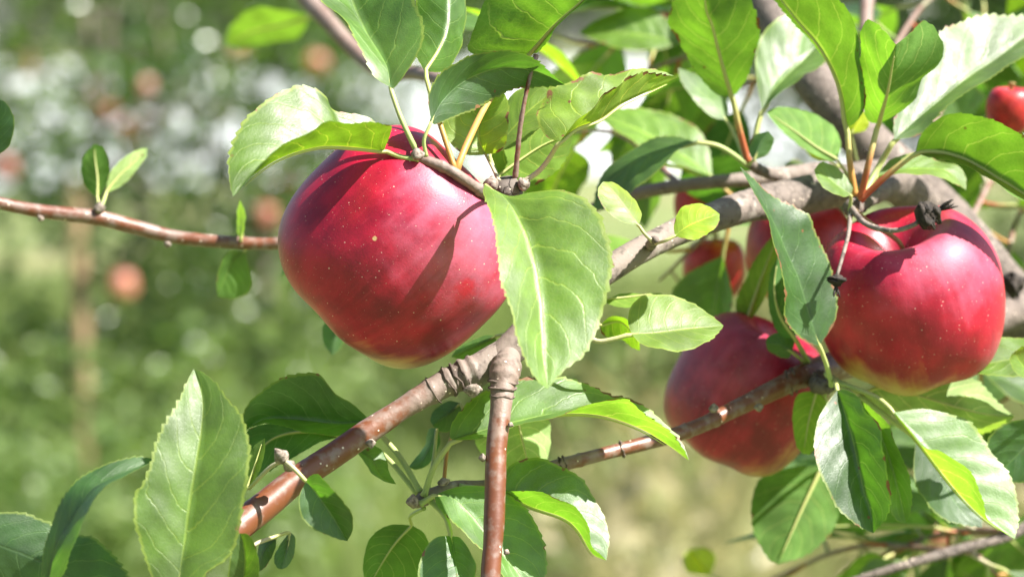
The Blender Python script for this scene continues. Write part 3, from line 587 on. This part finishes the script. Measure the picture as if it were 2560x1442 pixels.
leaf([(1817, 300), (1780, 255), (1740, 220), (1695, 170)], [(1818, 262), (1780, 215), (1735, 185)], [(1780, 292), (1738, 252), (1708, 210)], (13, 14), .8, -.4, 'c', [(1866, 410, 11.6), (1842, 350, 12.5)], tint='p')
leaf([(1735, 355), (1660, 375), (1590, 402), (1530, 450), (1480, 525)], [(1690, 342), (1630, 348), (1560, 388), (1505, 440)], [(1690, 380), (1640, 432), (1590, 472), (1530, 515)], (10.5, 11), 1.2, -1.2, 'u', [(1868, 412, 11), (1800, 367, 10.6)], tint='g')
leaf([(1885, 400), (1900, 362), (1920, 328)], [(1872, 375), (1885, 340)], [(1920, 385), (1935, 350)], (10, 10), .4, .3, 'c', [(1872, 412, 11)], tint='d')
# lower right cluster
leaf([(2093, 975), (2112, 1032), (2131, 1095), (2146, 1163), (2161, 1231), (2176, 1276), (2184, 1332)], [(2070, 1005), (2048, 1043), (2039, 1088), (2035, 1133), (2048, 1178), (2078, 1238), (2108, 1283), (2146, 1313)],
     [(2116, 975), (2146, 994), (2161, 1028), (2187, 1047), (2206, 1080), (2202, 1120), (2208, 1140), (2221, 1200), (2225, 1257), (2213, 1295), (2194, 1317)], (4, 3, 2.5), -1, -1.2, 'c', [(2068, 935, 6), (2088, 955, 5)], tint='d', wear=.08)
leaf([(2140, 992), (2190, 1060), (2225, 1150), (2250, 1240), (2266, 1308)], [(2150, 1030), (2185, 1130), (2205, 1210), (2236, 1290)], [(2180, 1022), (2221, 1062), (2236, 1103), (2258, 1148), (2274, 1200), (2278, 1257)], (5, 4.4), -.5, -.5, 'c', [(2072, 940, 7), (2100, 962, 6)], wear=.1)
leaf([(2236, 1030), (2300, 1108), (2360, 1188), (2410, 1248), (2465, 1300), (2537, 1347)], [(2311, 1022), (2386, 1039), (2424, 1058), (2454, 1092), (2480, 1133), (2518, 1178), (2537, 1231), (2544, 1295)],
     [(2307, 1112), (2350, 1126), (2394, 1156), (2435, 1200), (2458, 1250), (2470, 1298)], (4.5, 3.6), 1.6, -1.8, 'u', [(2072, 945, 6.6), (2115, 962, 5.6), (2190, 992, 5)], tint='p')
leaf([(2150, 985), (2206, 968), (2300, 990), (2386, 1016), (2460, 1034), (2537, 1040)], [(2206, 960), (2281, 938), (2330, 927), (2394, 934), (2446, 956), (2499, 1012)], [(2200, 1022), (2280, 1052), (2380, 1078), (2450, 1082), (2510, 1062)], (8, 8), 1.0, 1.4, 'a', [(2080, 945, 8.5)], tint='w')
leaf([(2290, 1095), (2340, 1180), (2400, 1270), (2455, 1318)], [(2285, 1180), (2300, 1232), (2360, 1295)], [(2350, 1130), (2420, 1210), (2450, 1270)], (7, 7), -.4, .5, 'c', [(2150, 990, 8)], tint='d')
leaf([(2660, 1040), (2590, 1090), (2540, 1140), (2490, 1190)], [(2590, 1040), (2510, 1062), (2470, 1100), (2465, 1150)], [(2630, 1160), (2580, 1200), (2530, 1205)], (7, 7), -.5, -.3, 'c', [(2750, 990, 10)], tint='d')
leaf([(2680, 870), (2580, 888), (2490, 905), (2408, 922)], [(2590, 848), (2500, 846), (2440, 880)], [(2590, 935), (2500, 938), (2440, 932)], (7, 6.5), 1.5, -.9, 'u', [(2780, 880, 9)], tint='y')
leaf([(2600, 960), (2570, 930), (2540, 885), (2555, 865)], [(2545, 935), (2525, 895)], [(2620, 920), (2600, 880)], (5, 4), -.4, .6, 'c', [(2680, 985, 7)], tint='y')
leaf([(2055, 1165), (2010, 1260), (1970, 1350), (1945, 1410)], [(1990, 1165), (1900, 1200), (1880, 1300), (1915, 1385)], [(2095, 1215), (2092, 1300), (2030, 1375)], (16, 15), .6, .6, 'a', [(2060, 980, 11), (2065, 1080, 14)], tint='g')
leaf([(2042, 975), (2022, 1050), (2008, 1135)], [(1992, 990), (1983, 1060), (1992, 1112)], [(2066, 1010), (2055, 1080), (2030, 1130)], (8, 8), .3, .3, 'a', [(2048, 940, 9)], tint='y')
leaf([(1980, 880), (1950, 862), (1915, 858)], [(1985, 850), (1950, 832), (1920, 842)], [(1970, 895), (1940, 888), (1920, 875)], (8, 8), .3, .3, 'c', [(2025, 915, 9.5)], tint='d')
leaf([(1868, 805), (1900, 715), (1932, 630), (1955, 575)], [(1840, 770), (1868, 690), (1915, 610)], [(1898, 770), (1932, 690), (1955, 620)], (13, 13), .5, -.6, 'a', [(1990, 905, 12), (1900, 870, 12.5)], tint='y')
leaf([(1990, 850), (1950, 790), (1935, 720), (1945, 640)], [(1945, 830), (1922, 760), (1925, 690)], [(1985, 790), (1968, 720), (1965, 670)], (8, 8), .3, .3, 'a', [(2030, 920, 9.5)], tint='d')
# bottom centre spur
leaf([(1133, 1098), (1210, 1075), (1300, 1052), (1400, 1034), (1500, 1038), (1590, 1066), (1660, 1105), (1722, 1150)],
     [(1125, 1092), (1133, 1054), (1182, 1001), (1226, 977), (1290, 949), (1335, 945), (1404, 947), (1444, 957), (1484, 973), (1525, 990), (1573, 995), (1613, 1018), (1654, 1052), (1686, 1084), (1710, 1118)],
     [(1180, 1099), (1240, 1082), (1290, 1066), (1363, 1048), (1415, 1030), (1464, 1010), (1520, 998), (1565, 1003), (1605, 1033), (1665, 1072), (1706, 1120)], (0, .6, 1), 2.0, -1.6, 'u', [(1060, 1238, .6), (1086, 1165, .2)], sc='g', r0=7.5, tint='p', wear=.05)
leaf([(1255, 1226), (1323, 1264), (1404, 1292), (1444, 1324), (1480, 1382), (1516, 1400)], [(1258, 1192), (1282, 1159), (1335, 1143), (1375, 1155), (1424, 1179), (1456, 1203), (1480, 1235), (1500, 1272), (1512, 1296), (1521, 1340)],
     [(1290, 1228), (1343, 1228), (1404, 1247), (1444, 1280), (1468, 1312), (1480, 1362)], (.6, 0), 1.8, -1.8, 'u', [(1150, 1216, 1.2), (1215, 1222, .9)], wear=.2)
leaf([(1085, 1238), (1133, 1245), (1178, 1288), (1218, 1340), (1270, 1400), (1330, 1475)], [(1121, 1223), (1161, 1215), (1210, 1215), (1258, 1229), (1290, 1251), (1323, 1284), (1347, 1324), (1363, 1376), (1365, 1425), (1352, 1462)],
     [(1098, 1268), (1153, 1324), (1202, 1368), (1240, 1420), (1290, 1470)], (.2, -.4, -.8), .5, -1, 'c', [(1052, 1258, .4)], r0=7.5, wear=.04)
leaf([(1128, 1339), (1136, 1383), (1145, 1441), (1150, 1510)], [(1094, 1341), (1069, 1362), (1053, 1395), (1046, 1441), (1075, 1500)], [(1153, 1345), (1178, 1383), (1187, 1425), (1182, 1480)], (-.6, -1.5), -.4, 1.4, 'c', [(1075, 1250, .6), (1112, 1290, -.2)], tint='d', wear=.15, r0=7)
leaf([(1030, 1312), (990, 1355), (958, 1402), (925, 1460)], [(975, 1312), (930, 1338), (913, 1380), (908, 1430)], [(1062, 1335), (1072, 1390), (1020, 1460)], (3, 3.4), .4, .3, 'a', [(1060, 1270, 1), (1026, 1290, 2)], tint='g', wear=.1)
leaf([(925, 1052), (840, 1058), (740, 1048), (660, 1048), (606, 1082)], [(905, 1030), (877, 1006), (844, 990), (823, 965), (802, 940), (777, 932), (740, 934), (702, 948), (664, 973), (627, 1003), (608, 1040)],
     [(850, 1088), (780, 1082), (720, 1066), (670, 1058), (625, 1068)], (2.2, 2.6), -.8, -1.0, 'c', [(1050, 1230, 1), (1005, 1150, 1.6), (957, 1092, 2)], tint='d', r0=7.5)
leaf([(850, 1092), (760, 1082), (680, 1100), (618, 1165)], [(800, 1072), (720, 1060), (650, 1062), (608, 1095)], [(800, 1105), (745, 1135), (690, 1165), (640, 1190)], (3.4, 3.6), .5, -.5, 'a', [(1045, 1235, 1.4), (950, 1130, 2.6)], tint='d')
leaf([(890, 1122), (928, 1148), (952, 1190), (990, 1210)], [(918, 1108), (958, 1128), (972, 1178)], [(900, 1140), (930, 1180), (958, 1202)], (1.6, 1.2), .5, -.8, 'c', None, wear=.28, tint='g')
leaf([(1152, 1008), (1120, 1035), (1082, 1062)], [(1120, 1002), (1085, 1026), (1076, 1050)], [(1152, 1042), (1122, 1078), (1095, 1076)], (3.2, 3.4), .3, .3, 'c', [(1108, 1222, 1.4), (1122, 1110, 2.6), (1160, 1040, 3)], tint='d', sc='o')
leaf([(1092, 1068), (1078, 1110), (1048, 1158), (1022, 1168)], [(1072, 1075), (1058, 1120), (1030, 1155)], [(1100, 1105), (1075, 1155), (1045, 1172)], (3, 3), .6, -.2, 'c', [(1070, 1222, 1.2), (1085, 1140, 2.4)], tint='d')
leaf([(1290, 1030), (1306, 1100), (1325, 1178)], [(1215, 1050), (1190, 1105), (1240, 1165)], [(1368, 1042), (1374, 1110), (1360, 1165)], (5, 5), .4, .6, 'a', [(1285, 960, 2.5)], tint='w')
leaf([(1240, 840), (1190, 865), (1128, 892)], [(1210, 838), (1150, 866)], [(1235, 872), (1170, 896)], (4, 4), .4, 0, 'c', [(1300, 830, 1.5)], tint='g')
# left side
leaf([(765, 1203), (794, 1237), (827, 1283), (868, 1352)], [(748, 1241), (752, 1283), (777, 1316), (811, 1333), (844, 1345)], [(773, 1191), (794, 1184), (811, 1203), (852, 1245), (877, 1283), (882, 1322)], (-4.6, -4.4), -.3, -.6, 'c', [(708, 1148, -4.3), (738, 1174, -4.6)], tint='d', sc='p', r0=6)
leaf([(618, 1226), (636, 1175), (652, 1125), (662, 1095)], [(612, 1180), (632, 1120)], [(640, 1195), (660, 1140)], (-3.4, -3), .4, -.4, 'a', [(708, 1150, -4), (672, 1170, -3.8)], tint='p', sc='p', r0=5)
leaf([(440, 1490), (460, 1363), (472, 1270), (487, 1172), (503, 1075), (506, 997), (485, 922)], [(395, 1470), (363, 1390), (351, 1348), (337, 1301), (339, 1239), (363, 1204), (382, 1149), (398, 1094), (425, 1044), (448, 1009), (464, 966), (476, 938)],
     [(490, 1465), (519, 1428), (565, 1395), (593, 1344), (608, 1250), (620, 1192), (622, 1122), (612, 1067), (597, 1032), (565, 993), (534, 954), (508, 932)], (-7.8, -7.2, -5.9), -.6, -.4, 'c', [(420, 1600, -7)], tint='y', curl=.25, r0=6)
leaf([(117, 1475), (140, 1367), (172, 1313), (214, 1239), (257, 1204), (390, 1149)], [(105, 1440), (112, 1370), (129, 1310), (150, 1265), (175, 1220), (218, 1184), (273, 1157), (345, 1143)], [(160, 1430), (185, 1350), (215, 1285), (245, 1238), (300, 1195)], (-7.5, -8.5, -7), .6, -1.4, 'c', [(110, 1600, -7)], tint='d', r0=6)
leaf([(-90, 1330), (0, 1363), (90, 1398), (200, 1460), (320, 1520)], [(-40, 1285), (0, 1280), (58, 1283), (97, 1297), (187, 1335), (234, 1344), (273, 1379), (304, 1418), (325, 1460)], [(-60, 1420), (0, 1470), (100, 1530), (220, 1540)], (-6, -6), .4, .2, 'c', [(-150, 1300, -6), (-200, 1500, -6)], tint='d')
leaf([(600, 1490), (612, 1410), (608, 1360), (600, 1332)], [(572, 1450), (578, 1385), (588, 1345)], [(643, 1450), (643, 1380), (624, 1340)], (-5.6, -6), -.2, -.4, 'c', [(560, 1560, -5.5)], tint='g')
leaf([(725, 1328), (716, 1372), (704, 1422)], [(738, 1345), (734, 1388), (720, 1414)], [(697, 1365), (686, 1395), (692, 1416)], (-3.5, -3.8), .2, .4, 'c', [(600, 1385, -4.4), (645, 1356, -4), (690, 1340, -3.6)], tint='d', sc='p', r0=5)
leaf([(690, 1342), (660, 1375), (645, 1430)], [(655, 1350), (640, 1395)], [(688, 1370), (668, 1410)], (-3.2, -3), .4, -.2, 'c', [(645, 1356, -4)], tint='d', sc='p')
leaf([(-12, 392), (-10, 320), (-4, 245)], [(22, 365), (36, 312), (22, 268)], [(-55, 360), (-60, 310), (-40, 265)], (1, 1), -.3, -.3, 'c', [(-30, 498, 9.8), (-20, 440, 5)], tint='d')
leaf([(245, 498), (246, 450), (240, 400), (237, 360)], [(216, 470), (202, 430), (214, 385)], [(268, 455), (273, 405), (258, 372)], (12, 12.6), .4, -.3, 'a', [(247, 530, 11)], tint='g')
leaf([(266, 482), (300, 440), (340, 402), (368, 370)], [(272, 440), (300, 402), (342, 376)], [(302, 466), (338, 430), (364, 395)], (12, 12.6), .3, -.5, 'a', [(250, 528, 11)], tint='w')
leaf([(600, 598), (606, 550), (600, 500)], [(592, 570), (594, 530)], [(612, 570), (612, 530)], (11.6, 11.6), .8, -.8, 'c', [(605, 606, 12)], tint='y')
leaf([(612, 628), (580, 655), (560, 700), (545, 742)], [(575, 628), (552, 660), (543, 705)], [(622, 672), (626, 722), (590, 745)], (12, 12.4), -.6, .5, 'c', [(618, 610, 12)], tint='g')
leaf([(735, 640), (718, 665), (704, 692)], [(722, 650), (708, 675)], [(726, 668), (712, 685)], (11, 11), .2, .2, 'c', [(745, 612, 12)], tint='g')
leaf([(838, 795), (835, 850), (830, 888)], [(806, 815), (810, 860)], [(866, 825), (852, 868)], (14, 14), .2, .2, 'c', [(860, 600, 11.4), (848, 720, 13.5)], tint='d')

leaf([(775, 40), (700, 62), (630, 78), (565, 115)], [(720, 28), (640, 22), (580, 62)], [(745, 92), (670, 108), (605, 118)], (45, 48), -1.5, .5, 'a', [(800, 32, 29)], tint='p')
# ---- looser sprays of leaves behind (same tree), grown along their own twigs
def spray(a, b, nleaf, size, seed, r=9, tints='gggdyp', sag=.02):
    rs = np.random.RandomState(seed); pa, pb = P(*a), P(*b); L = np.linalg.norm(pb-pa)
    pm = (pa+pb)/2+UP*L*.08; side = np.array([0, 0, 1.0])
    rp = r/FPX*(1+(a[2]+b[2])/200)
    pts = cr([pa, pm, pb], 24); V, F = tube3(pts, np.linspace(rp, rp*.45, 25), 8, .03, seed)
    m = mesh('twig', V-T0, F); setattr_f(m, 'age', np.full(len(V), .35)); setattr_f(m, 'along', np.zeros(len(V))); link('twig', m, BARK, TREE)
    for i in range(nleaf):
        q = pts[int(24*(.12+.88*(i+.5)/nleaf))]; ax = nrm(pb-pa)
        th = i*2.4+rs.uniform(-.4, .4); s1 = nrm(np.cross(ax, UP)); s2 = np.cross(s1, ax)
        d = nrm(ax*rs.uniform(.2, .9)+s1*math.cos(th)*1.1+s2*math.sin(th)*.9+UP*rs.uniform(-.5, .25)-FWD*rs.uniform(-.2, .3))
        up = nrm(UP*1.0+SUN*.5+rs.randn(3)*.55); sd = nrm(np.cross(d, up)); nn = np.cross(sd, d)
        ln = size*rs.uniform(.75, 1.15); w = ln*rs.uniform(.24, .32); st = q+d*ln*.32+UP*ln*.03
        dr = rs.uniform(.05, .28)
        M = [st+d*ln*t-nn*ln*dr*t*t for t in np.linspace(0, 1, 6)]
        f = rs.uniform(-.15, .55); prof = [0, .72, 1, .9, .55, 0]
        A = [M[k]+sd*w*prof[k]+nn*w*f*prof[k] for k in range(6)]; B = [M[k]-sd*w*prof[k]+nn*w*f*prof[k] for k in range(6)]
        leaf3(M, A, B, nn, [q, q+d*ln*.16], tint=tints[rs.randint(len(tints))], r0=6, det=1 if a[2] < 30 else 0, teeth=16, sc='grop'[rs.randint(4)])
SZ = .058
for i, (a, b, n) in enumerate([
    ((1950, 60, 24), (1450, 130, 34), 10), ((1990, 150, 22), (1480, 250, 32), 5), ((1900, -30, 28), (1560, 40, 40), 8),
    ((2280, 430, 24), (2520, 80, 38), 9), ((2420, 560, 24), (2600, 330, 32), 7), ((2190, 200, 26), (2420, -40, 38), 8),
    ((2000, 490, 15), (1650, 700, 24), 6), ((2500, 720, 24), (2580, 480, 32), 6), ((2540, 1330, 21), (2120, 1430, 26), 8),
    ((2640, 1240, 22), (2300, 1180, 30), 6), ((1700, 462, 16), (1420, 330, 26), 3), ((2060, 220, 22), (1800, 240, 28), 4),
    ((2400, 1380, 21), (1900, 1460, 30), 6), ((2300, 870, 19), (2560, 1010, 25), 5), ((2540, 1330, 20), (2220, 1390, 25), 7), ((2400, 1372, 19), (2520, 1480, 23), 5)]):
    spray(a, b, n, SZ, 50+i)

leaf([(1775, 1440), (1750, 1405), (1722, 1372)], [(1722, 1430), (1705, 1395)], [(1790, 1395), (1765, 1368)], (34, 35), -.5, -.3, 'c', [(1900, 1460, 30), (1840, 1458, 32)], tint='yy')
# ------------------------------------------------------------------ fruit
PROF = [(0, .50), (.05, .52), (.12, .60), (.22, .75), (.34, .86), (.48, .91), (.62, .89), (.78, .78), (.91, .58), (.985, .32), (1.0, .05), (.975, -.22), (.90, -.48), (.78, -.70), (.63, -.85), (.48, -.93), (.36, -.945), (.26, -.90), (.17, -.83), (.09, -.79), (0, -.78)]
LOW = [(.99, -.22), (.945, -.46), (.85, -.67), (.71, -.81), (.54, -.885), (.36, -.905), (.2, -.90), (.1, -.89), (0, -.885)]
def apple(cx, cy, z, rpx, axis, mat, label, stem_to=None, group=None, seed=0, roll=0.0, squash=1.0, lobes=.035, seg=80, nv=56, name='apple', prof=PROF):
    c = P(cx, cy, z); s = (1+z/100)/FPX; R = rpx*s; rs = np.random.RandomState(seed)
    pr = cr([(a, b, 0) for a, b in prof], nv); th = np.linspace(0, 2*np.pi, seg, endpoint=False)
    V = []
    ph = rs.uniform(0, 6.28)
    lop = rs.uniform(-.03, .03, 4)
    for i, (a, b, _) in enumerate(pr[1:-1]):
        low = np.clip((-b+.2)/1.1, 0, 1)+.35*np.clip((b-.5)/.4, 0, 1)
        rr = a*(1+lobes*low*np.cos(5*th+ph)+lop[0]*np.cos(th+ph)+lop[1]*np.cos(2*th))
        zz = b*squash+lobes*.9*low*np.cos(5*th+ph)*np.sign(b)*a*1.6+lop[2]*a*np.cos(th)
        V.append(np.stack([rr*np.cos(th), rr*np.sin(th), zz], 1))
    n = len(V); V = np.vstack(V+[[[0, 0, pr[0][1]*squash]], [[0, 0, pr[-1][1]*squash]]])*R
    F = [((i+1)*seg+j, (i+1)*seg+(j+1) % seg, i*seg+(j+1) % seg, i*seg+j) for i in range(n-1) for j in range(seg)]
    b = n*seg; F += [(b, j, (j+1) % seg) for j in range(seg)]+[(b+1, (n-1)*seg+(j+1) % seg, (n-1)*seg+j) for j in range(seg)]
    ax = nrm(axis[0]*RIGHT+axis[1]*UP-axis[2]*FWD); o = link(name, mesh(name, V, F), mat)
    q = Vector(ax).to_track_quat('Z', 'Y').to_matrix().to_4x4() @ Matrix.Rotation(roll, 4, 'Z'); q.translation = Vector(c); o.matrix_world = q
    tag(o, label, 'apple', group); inv = np.array(q.inverted())
    def loc(p): return inv[:3, :3] @ np.asarray(p)+inv[:3, 3]
    a0 = np.array([0, 0, prof[0][1]*R*squash])
    e = loc(P(*stem_to)) if stem_to else np.array([.05*R, 0, 1.15*R])
    pts = cr([a0, a0+np.array([0, 0, .32*R]), a0*.35+e*.65+np.array([0, 0, .1*R]), e] if stem_to else [a0, a0+np.array([0, 0, .3*R]), e], 14)
    sr = max(7, min(10, rpx*.035))*s
    Vs, Fs = tube3(pts, np.concatenate([np.linspace(sr*.8, sr*.75, 11), np.linspace(sr*.9, sr*1.4, 4)]), 9, .03, seed)
    link('stem', mesh('stem', Vs, Fs), STEM, o)
    # dried calyx
    Vc, Fc = [], []
    for k in range(5):
        aa = k*1.2566+.3; d = np.array([math.cos(aa), math.sin(aa), 0]); t_ = np.array([-d[1], d[0], 0]); b0 = len(Vc)
        z0 = -.80*R*squash
        Vc += [d*.03*R+t_*.035*R+[0, 0, z0], d*.03*R-t_*.035*R+[0, 0, z0], d*.09*R+[0, 0, z0-.10*R], d*.03*R+[0, 0, z0-.17*R], d*.045*R+[0, 0, z0-.02*R]]
        Fc += [(b0, b0+1, b0+2), (b0+2, b0+1, b0+3), (b0, b0+2, b0+3), (b0, b0+4, b0+1)]
    link('calyx', mesh('calyx', Vc, Fc), DRY, o, False)
    return o
def objdir(axis, roll, d):
    ax = nrm(axis[0]*RIGHT+axis[1]*UP-axis[2]*FWD); q = Vector(ax).to_track_quat('Z', 'Y').to_matrix().to_4x4() @ Matrix.Rotation(roll, 4, 'Z')
    return (q.to_3x3().inverted() @ Vector(nrm(d[0]*RIGHT+d[1]*UP-d[2]*FWD)))[:]
AX1 = (.66, .62, .10)
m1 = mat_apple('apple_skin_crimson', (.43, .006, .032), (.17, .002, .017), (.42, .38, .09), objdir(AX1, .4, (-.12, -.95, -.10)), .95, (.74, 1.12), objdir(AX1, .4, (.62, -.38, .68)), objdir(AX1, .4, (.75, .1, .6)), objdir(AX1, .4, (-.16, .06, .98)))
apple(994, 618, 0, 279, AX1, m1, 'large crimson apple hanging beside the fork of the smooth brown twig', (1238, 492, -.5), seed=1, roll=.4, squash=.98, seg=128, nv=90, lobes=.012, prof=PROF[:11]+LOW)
AX2 = (-.24, .88, .42)
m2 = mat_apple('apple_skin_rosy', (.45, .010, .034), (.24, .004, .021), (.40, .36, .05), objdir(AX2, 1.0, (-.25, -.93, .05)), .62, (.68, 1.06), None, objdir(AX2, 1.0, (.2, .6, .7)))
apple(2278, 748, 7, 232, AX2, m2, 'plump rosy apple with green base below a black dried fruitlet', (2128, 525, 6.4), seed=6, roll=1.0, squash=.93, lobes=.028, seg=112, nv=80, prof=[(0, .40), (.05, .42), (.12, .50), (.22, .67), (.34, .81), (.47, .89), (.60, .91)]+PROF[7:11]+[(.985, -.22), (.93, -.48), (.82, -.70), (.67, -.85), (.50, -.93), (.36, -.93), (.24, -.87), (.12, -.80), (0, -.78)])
AX3 = (.42, .82, .20)
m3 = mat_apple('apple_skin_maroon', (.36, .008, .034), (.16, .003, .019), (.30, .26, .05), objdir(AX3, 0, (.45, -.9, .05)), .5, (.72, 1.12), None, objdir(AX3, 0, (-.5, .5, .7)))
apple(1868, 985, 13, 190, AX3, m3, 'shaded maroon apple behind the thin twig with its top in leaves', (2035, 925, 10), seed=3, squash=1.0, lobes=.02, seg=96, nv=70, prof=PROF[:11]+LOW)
m4 = mat_apple('apple_skin_red', (.42, .025, .02), (.25, .01, .012), (.40, .30, .06), (0, .3, -1), .25, (.6, 1.0))
apple(2000, 628, 17, 132, (.1, .9, -.2), m4, 'red apple mostly hidden behind a long dark hanging leaf', (2010, 478, 14), seed=4, seg=56, nv=40)
apple(1785, 672, 27, 80, (0, .95, .1), m4, 'orange red apple glimpsed between leaves under the main branch', None, seed=5, seg=48, nv=36)
apple(1745, 515, 24, 62, (.1, .95, .1), m4, 'pinkish apple peeping out between the two parallel branches', None, seed=7, seg=48, nv=36)
apple(2525, 275, 15, 60, (0, .95, .2), m4, 'bright red apple among blurred leaves beside the broad glossy leaf', None, seed=8, seg=48, nv=36)
m5 = mat_apple('apple_skin_orange', (.40, .16, .11), (.34, .11, .07), (.40, .33, .12), (.2, .5, -1), .3, (.5, 1.0))
m5p = mat_apple('apple_skin_pink', (.42, .19, .16), (.36, .13, .10), (.50, .36, .15), (.2, .5, -1), .4, (.5, 1.0))
m5y = mat_apple('apple_skin_straw', (.38, .28, .11), (.32, .22, .08), (.42, .40, .12), (.2, .5, -1), .2, (.5, 1.0))
for i, (x, y, d, r, c) in enumerate([(355, 217, 8.2, 33, 'p'), (305, 715, 8.1, 36, 'o'), (668, 545, 8.3, 36, 'o'), (788, 165, 8.3, 35, 'o'), (597, 133, 8.3, 35, 'y'), (15, 420, 8.2, 36, 'p'), (318, 335, 8.4, 34, 'p'), (720, 470, 8.8, 32, 'o'), (60, 165, 8.9, 30, 'y'), (262, 275, 8.7, 30, 'p')]):
    mm, nm = {'p': (m5p, 'pale pink'), 'o': (m5, 'orange red'), 'y': (m5y, 'straw yellow')}[c]
    d += .3
    apple(x, y, (d-1)*100, r*random.uniform(.85, 1.0), (random.uniform(-.3, .3), .9, random.uniform(-.2, .2)), mm, 'small '+nm+' apple hanging in the distant orchard foliage', None, nm+' apples in the distant orchard', seed=20+i, seg=24, nv=20)
apple(2340, 1332, 110, 34, (.1, .9, .1), m5, 'small orange apple low among the blurred leaves near a dark twig', None, seed=41, seg=32, nv=24)

# dried fruitlets left from the spring
def fruitlet(c, axis, L, R, stalk, label, seed, crown=True):
    s = (1+c[2]/100)/FPX; a = nrm(axis[0]*RIGHT+axis[1]*UP-axis[2]*FWD); V, F = blob(P(*c), a, L*s, R*s, seed, .22, 14, 14)
    base = P(*c); o = link('dried_fruitlet', mesh('dried_fruitlet', V-base, F), DRY); o.location = base; tag(o, label, 'dried fruit')
    pts = cr([P(*q) for q in stalk]+[base], 18); V, F = tube3(pts, np.linspace(9 if R > 25 else 6, 6 if R > 25 else 4.5, 19)*s, 9, .05, seed)
    me = mesh('stalk', V-base, F); setattr_f(me, 'age', np.full(len(V), .8)); setattr_f(me, 'along', np.zeros(len(V))); link('stalk', me, BARK, o)
    if crown:
        tip = base+a*L*s*.8; r = np.random.RandomState(seed); e1 = nrm(np.cross(a, FWD+.1)); e2 = np.cross(a, e1); VV, FF = [], []
        for k in range(7):
            th = k*.9; d = nrm(a*1.0+(e1*math.cos(th)+e2*math.sin(th))*r.uniform(.25, .9)); ln = R*s*r.uniform(.6, 1.35)
            V, F = tube3(cr([tip-d*R*s*.3, tip+d*ln*.5, tip+d*ln+a*ln*.2], 5), np.array([.16, .15, .14, .11, .08, .03])*R*s, 5, .1, k)
            FF += [tuple(i+len(VV) for i in f) for f in F]; VV += V.tolist()
        link('calyx', mesh('calyx', np.array(VV)-base, FF), DRY, o)
    return o
fruitlet((2300, 548, 3.4), (.85, .42, .1), 70, 36, [(2128, 520, 6), (2165, 560, 4.6), (2230, 577, 3.6), (2285, 562, 3.4)], 'black shrivelled fruitlet on a curved stalk above the rosy apple', 2)
fruitlet((2092, 690, 3.2), (-.1, -1, .1), 34, 22, [(2126, 528, 6), (2122, 580, 4.6), (2104, 650, 3.6)], 'small black dried fruitlet dangling beside the long dark leaf', 3)
fruitlet((2515, 712, 16), (.9, .2, 0), 60, 30, [(2440, 640, 19), (2480, 690, 17.5)], 'dark dried fruitlet against the thick grey limb', 4)
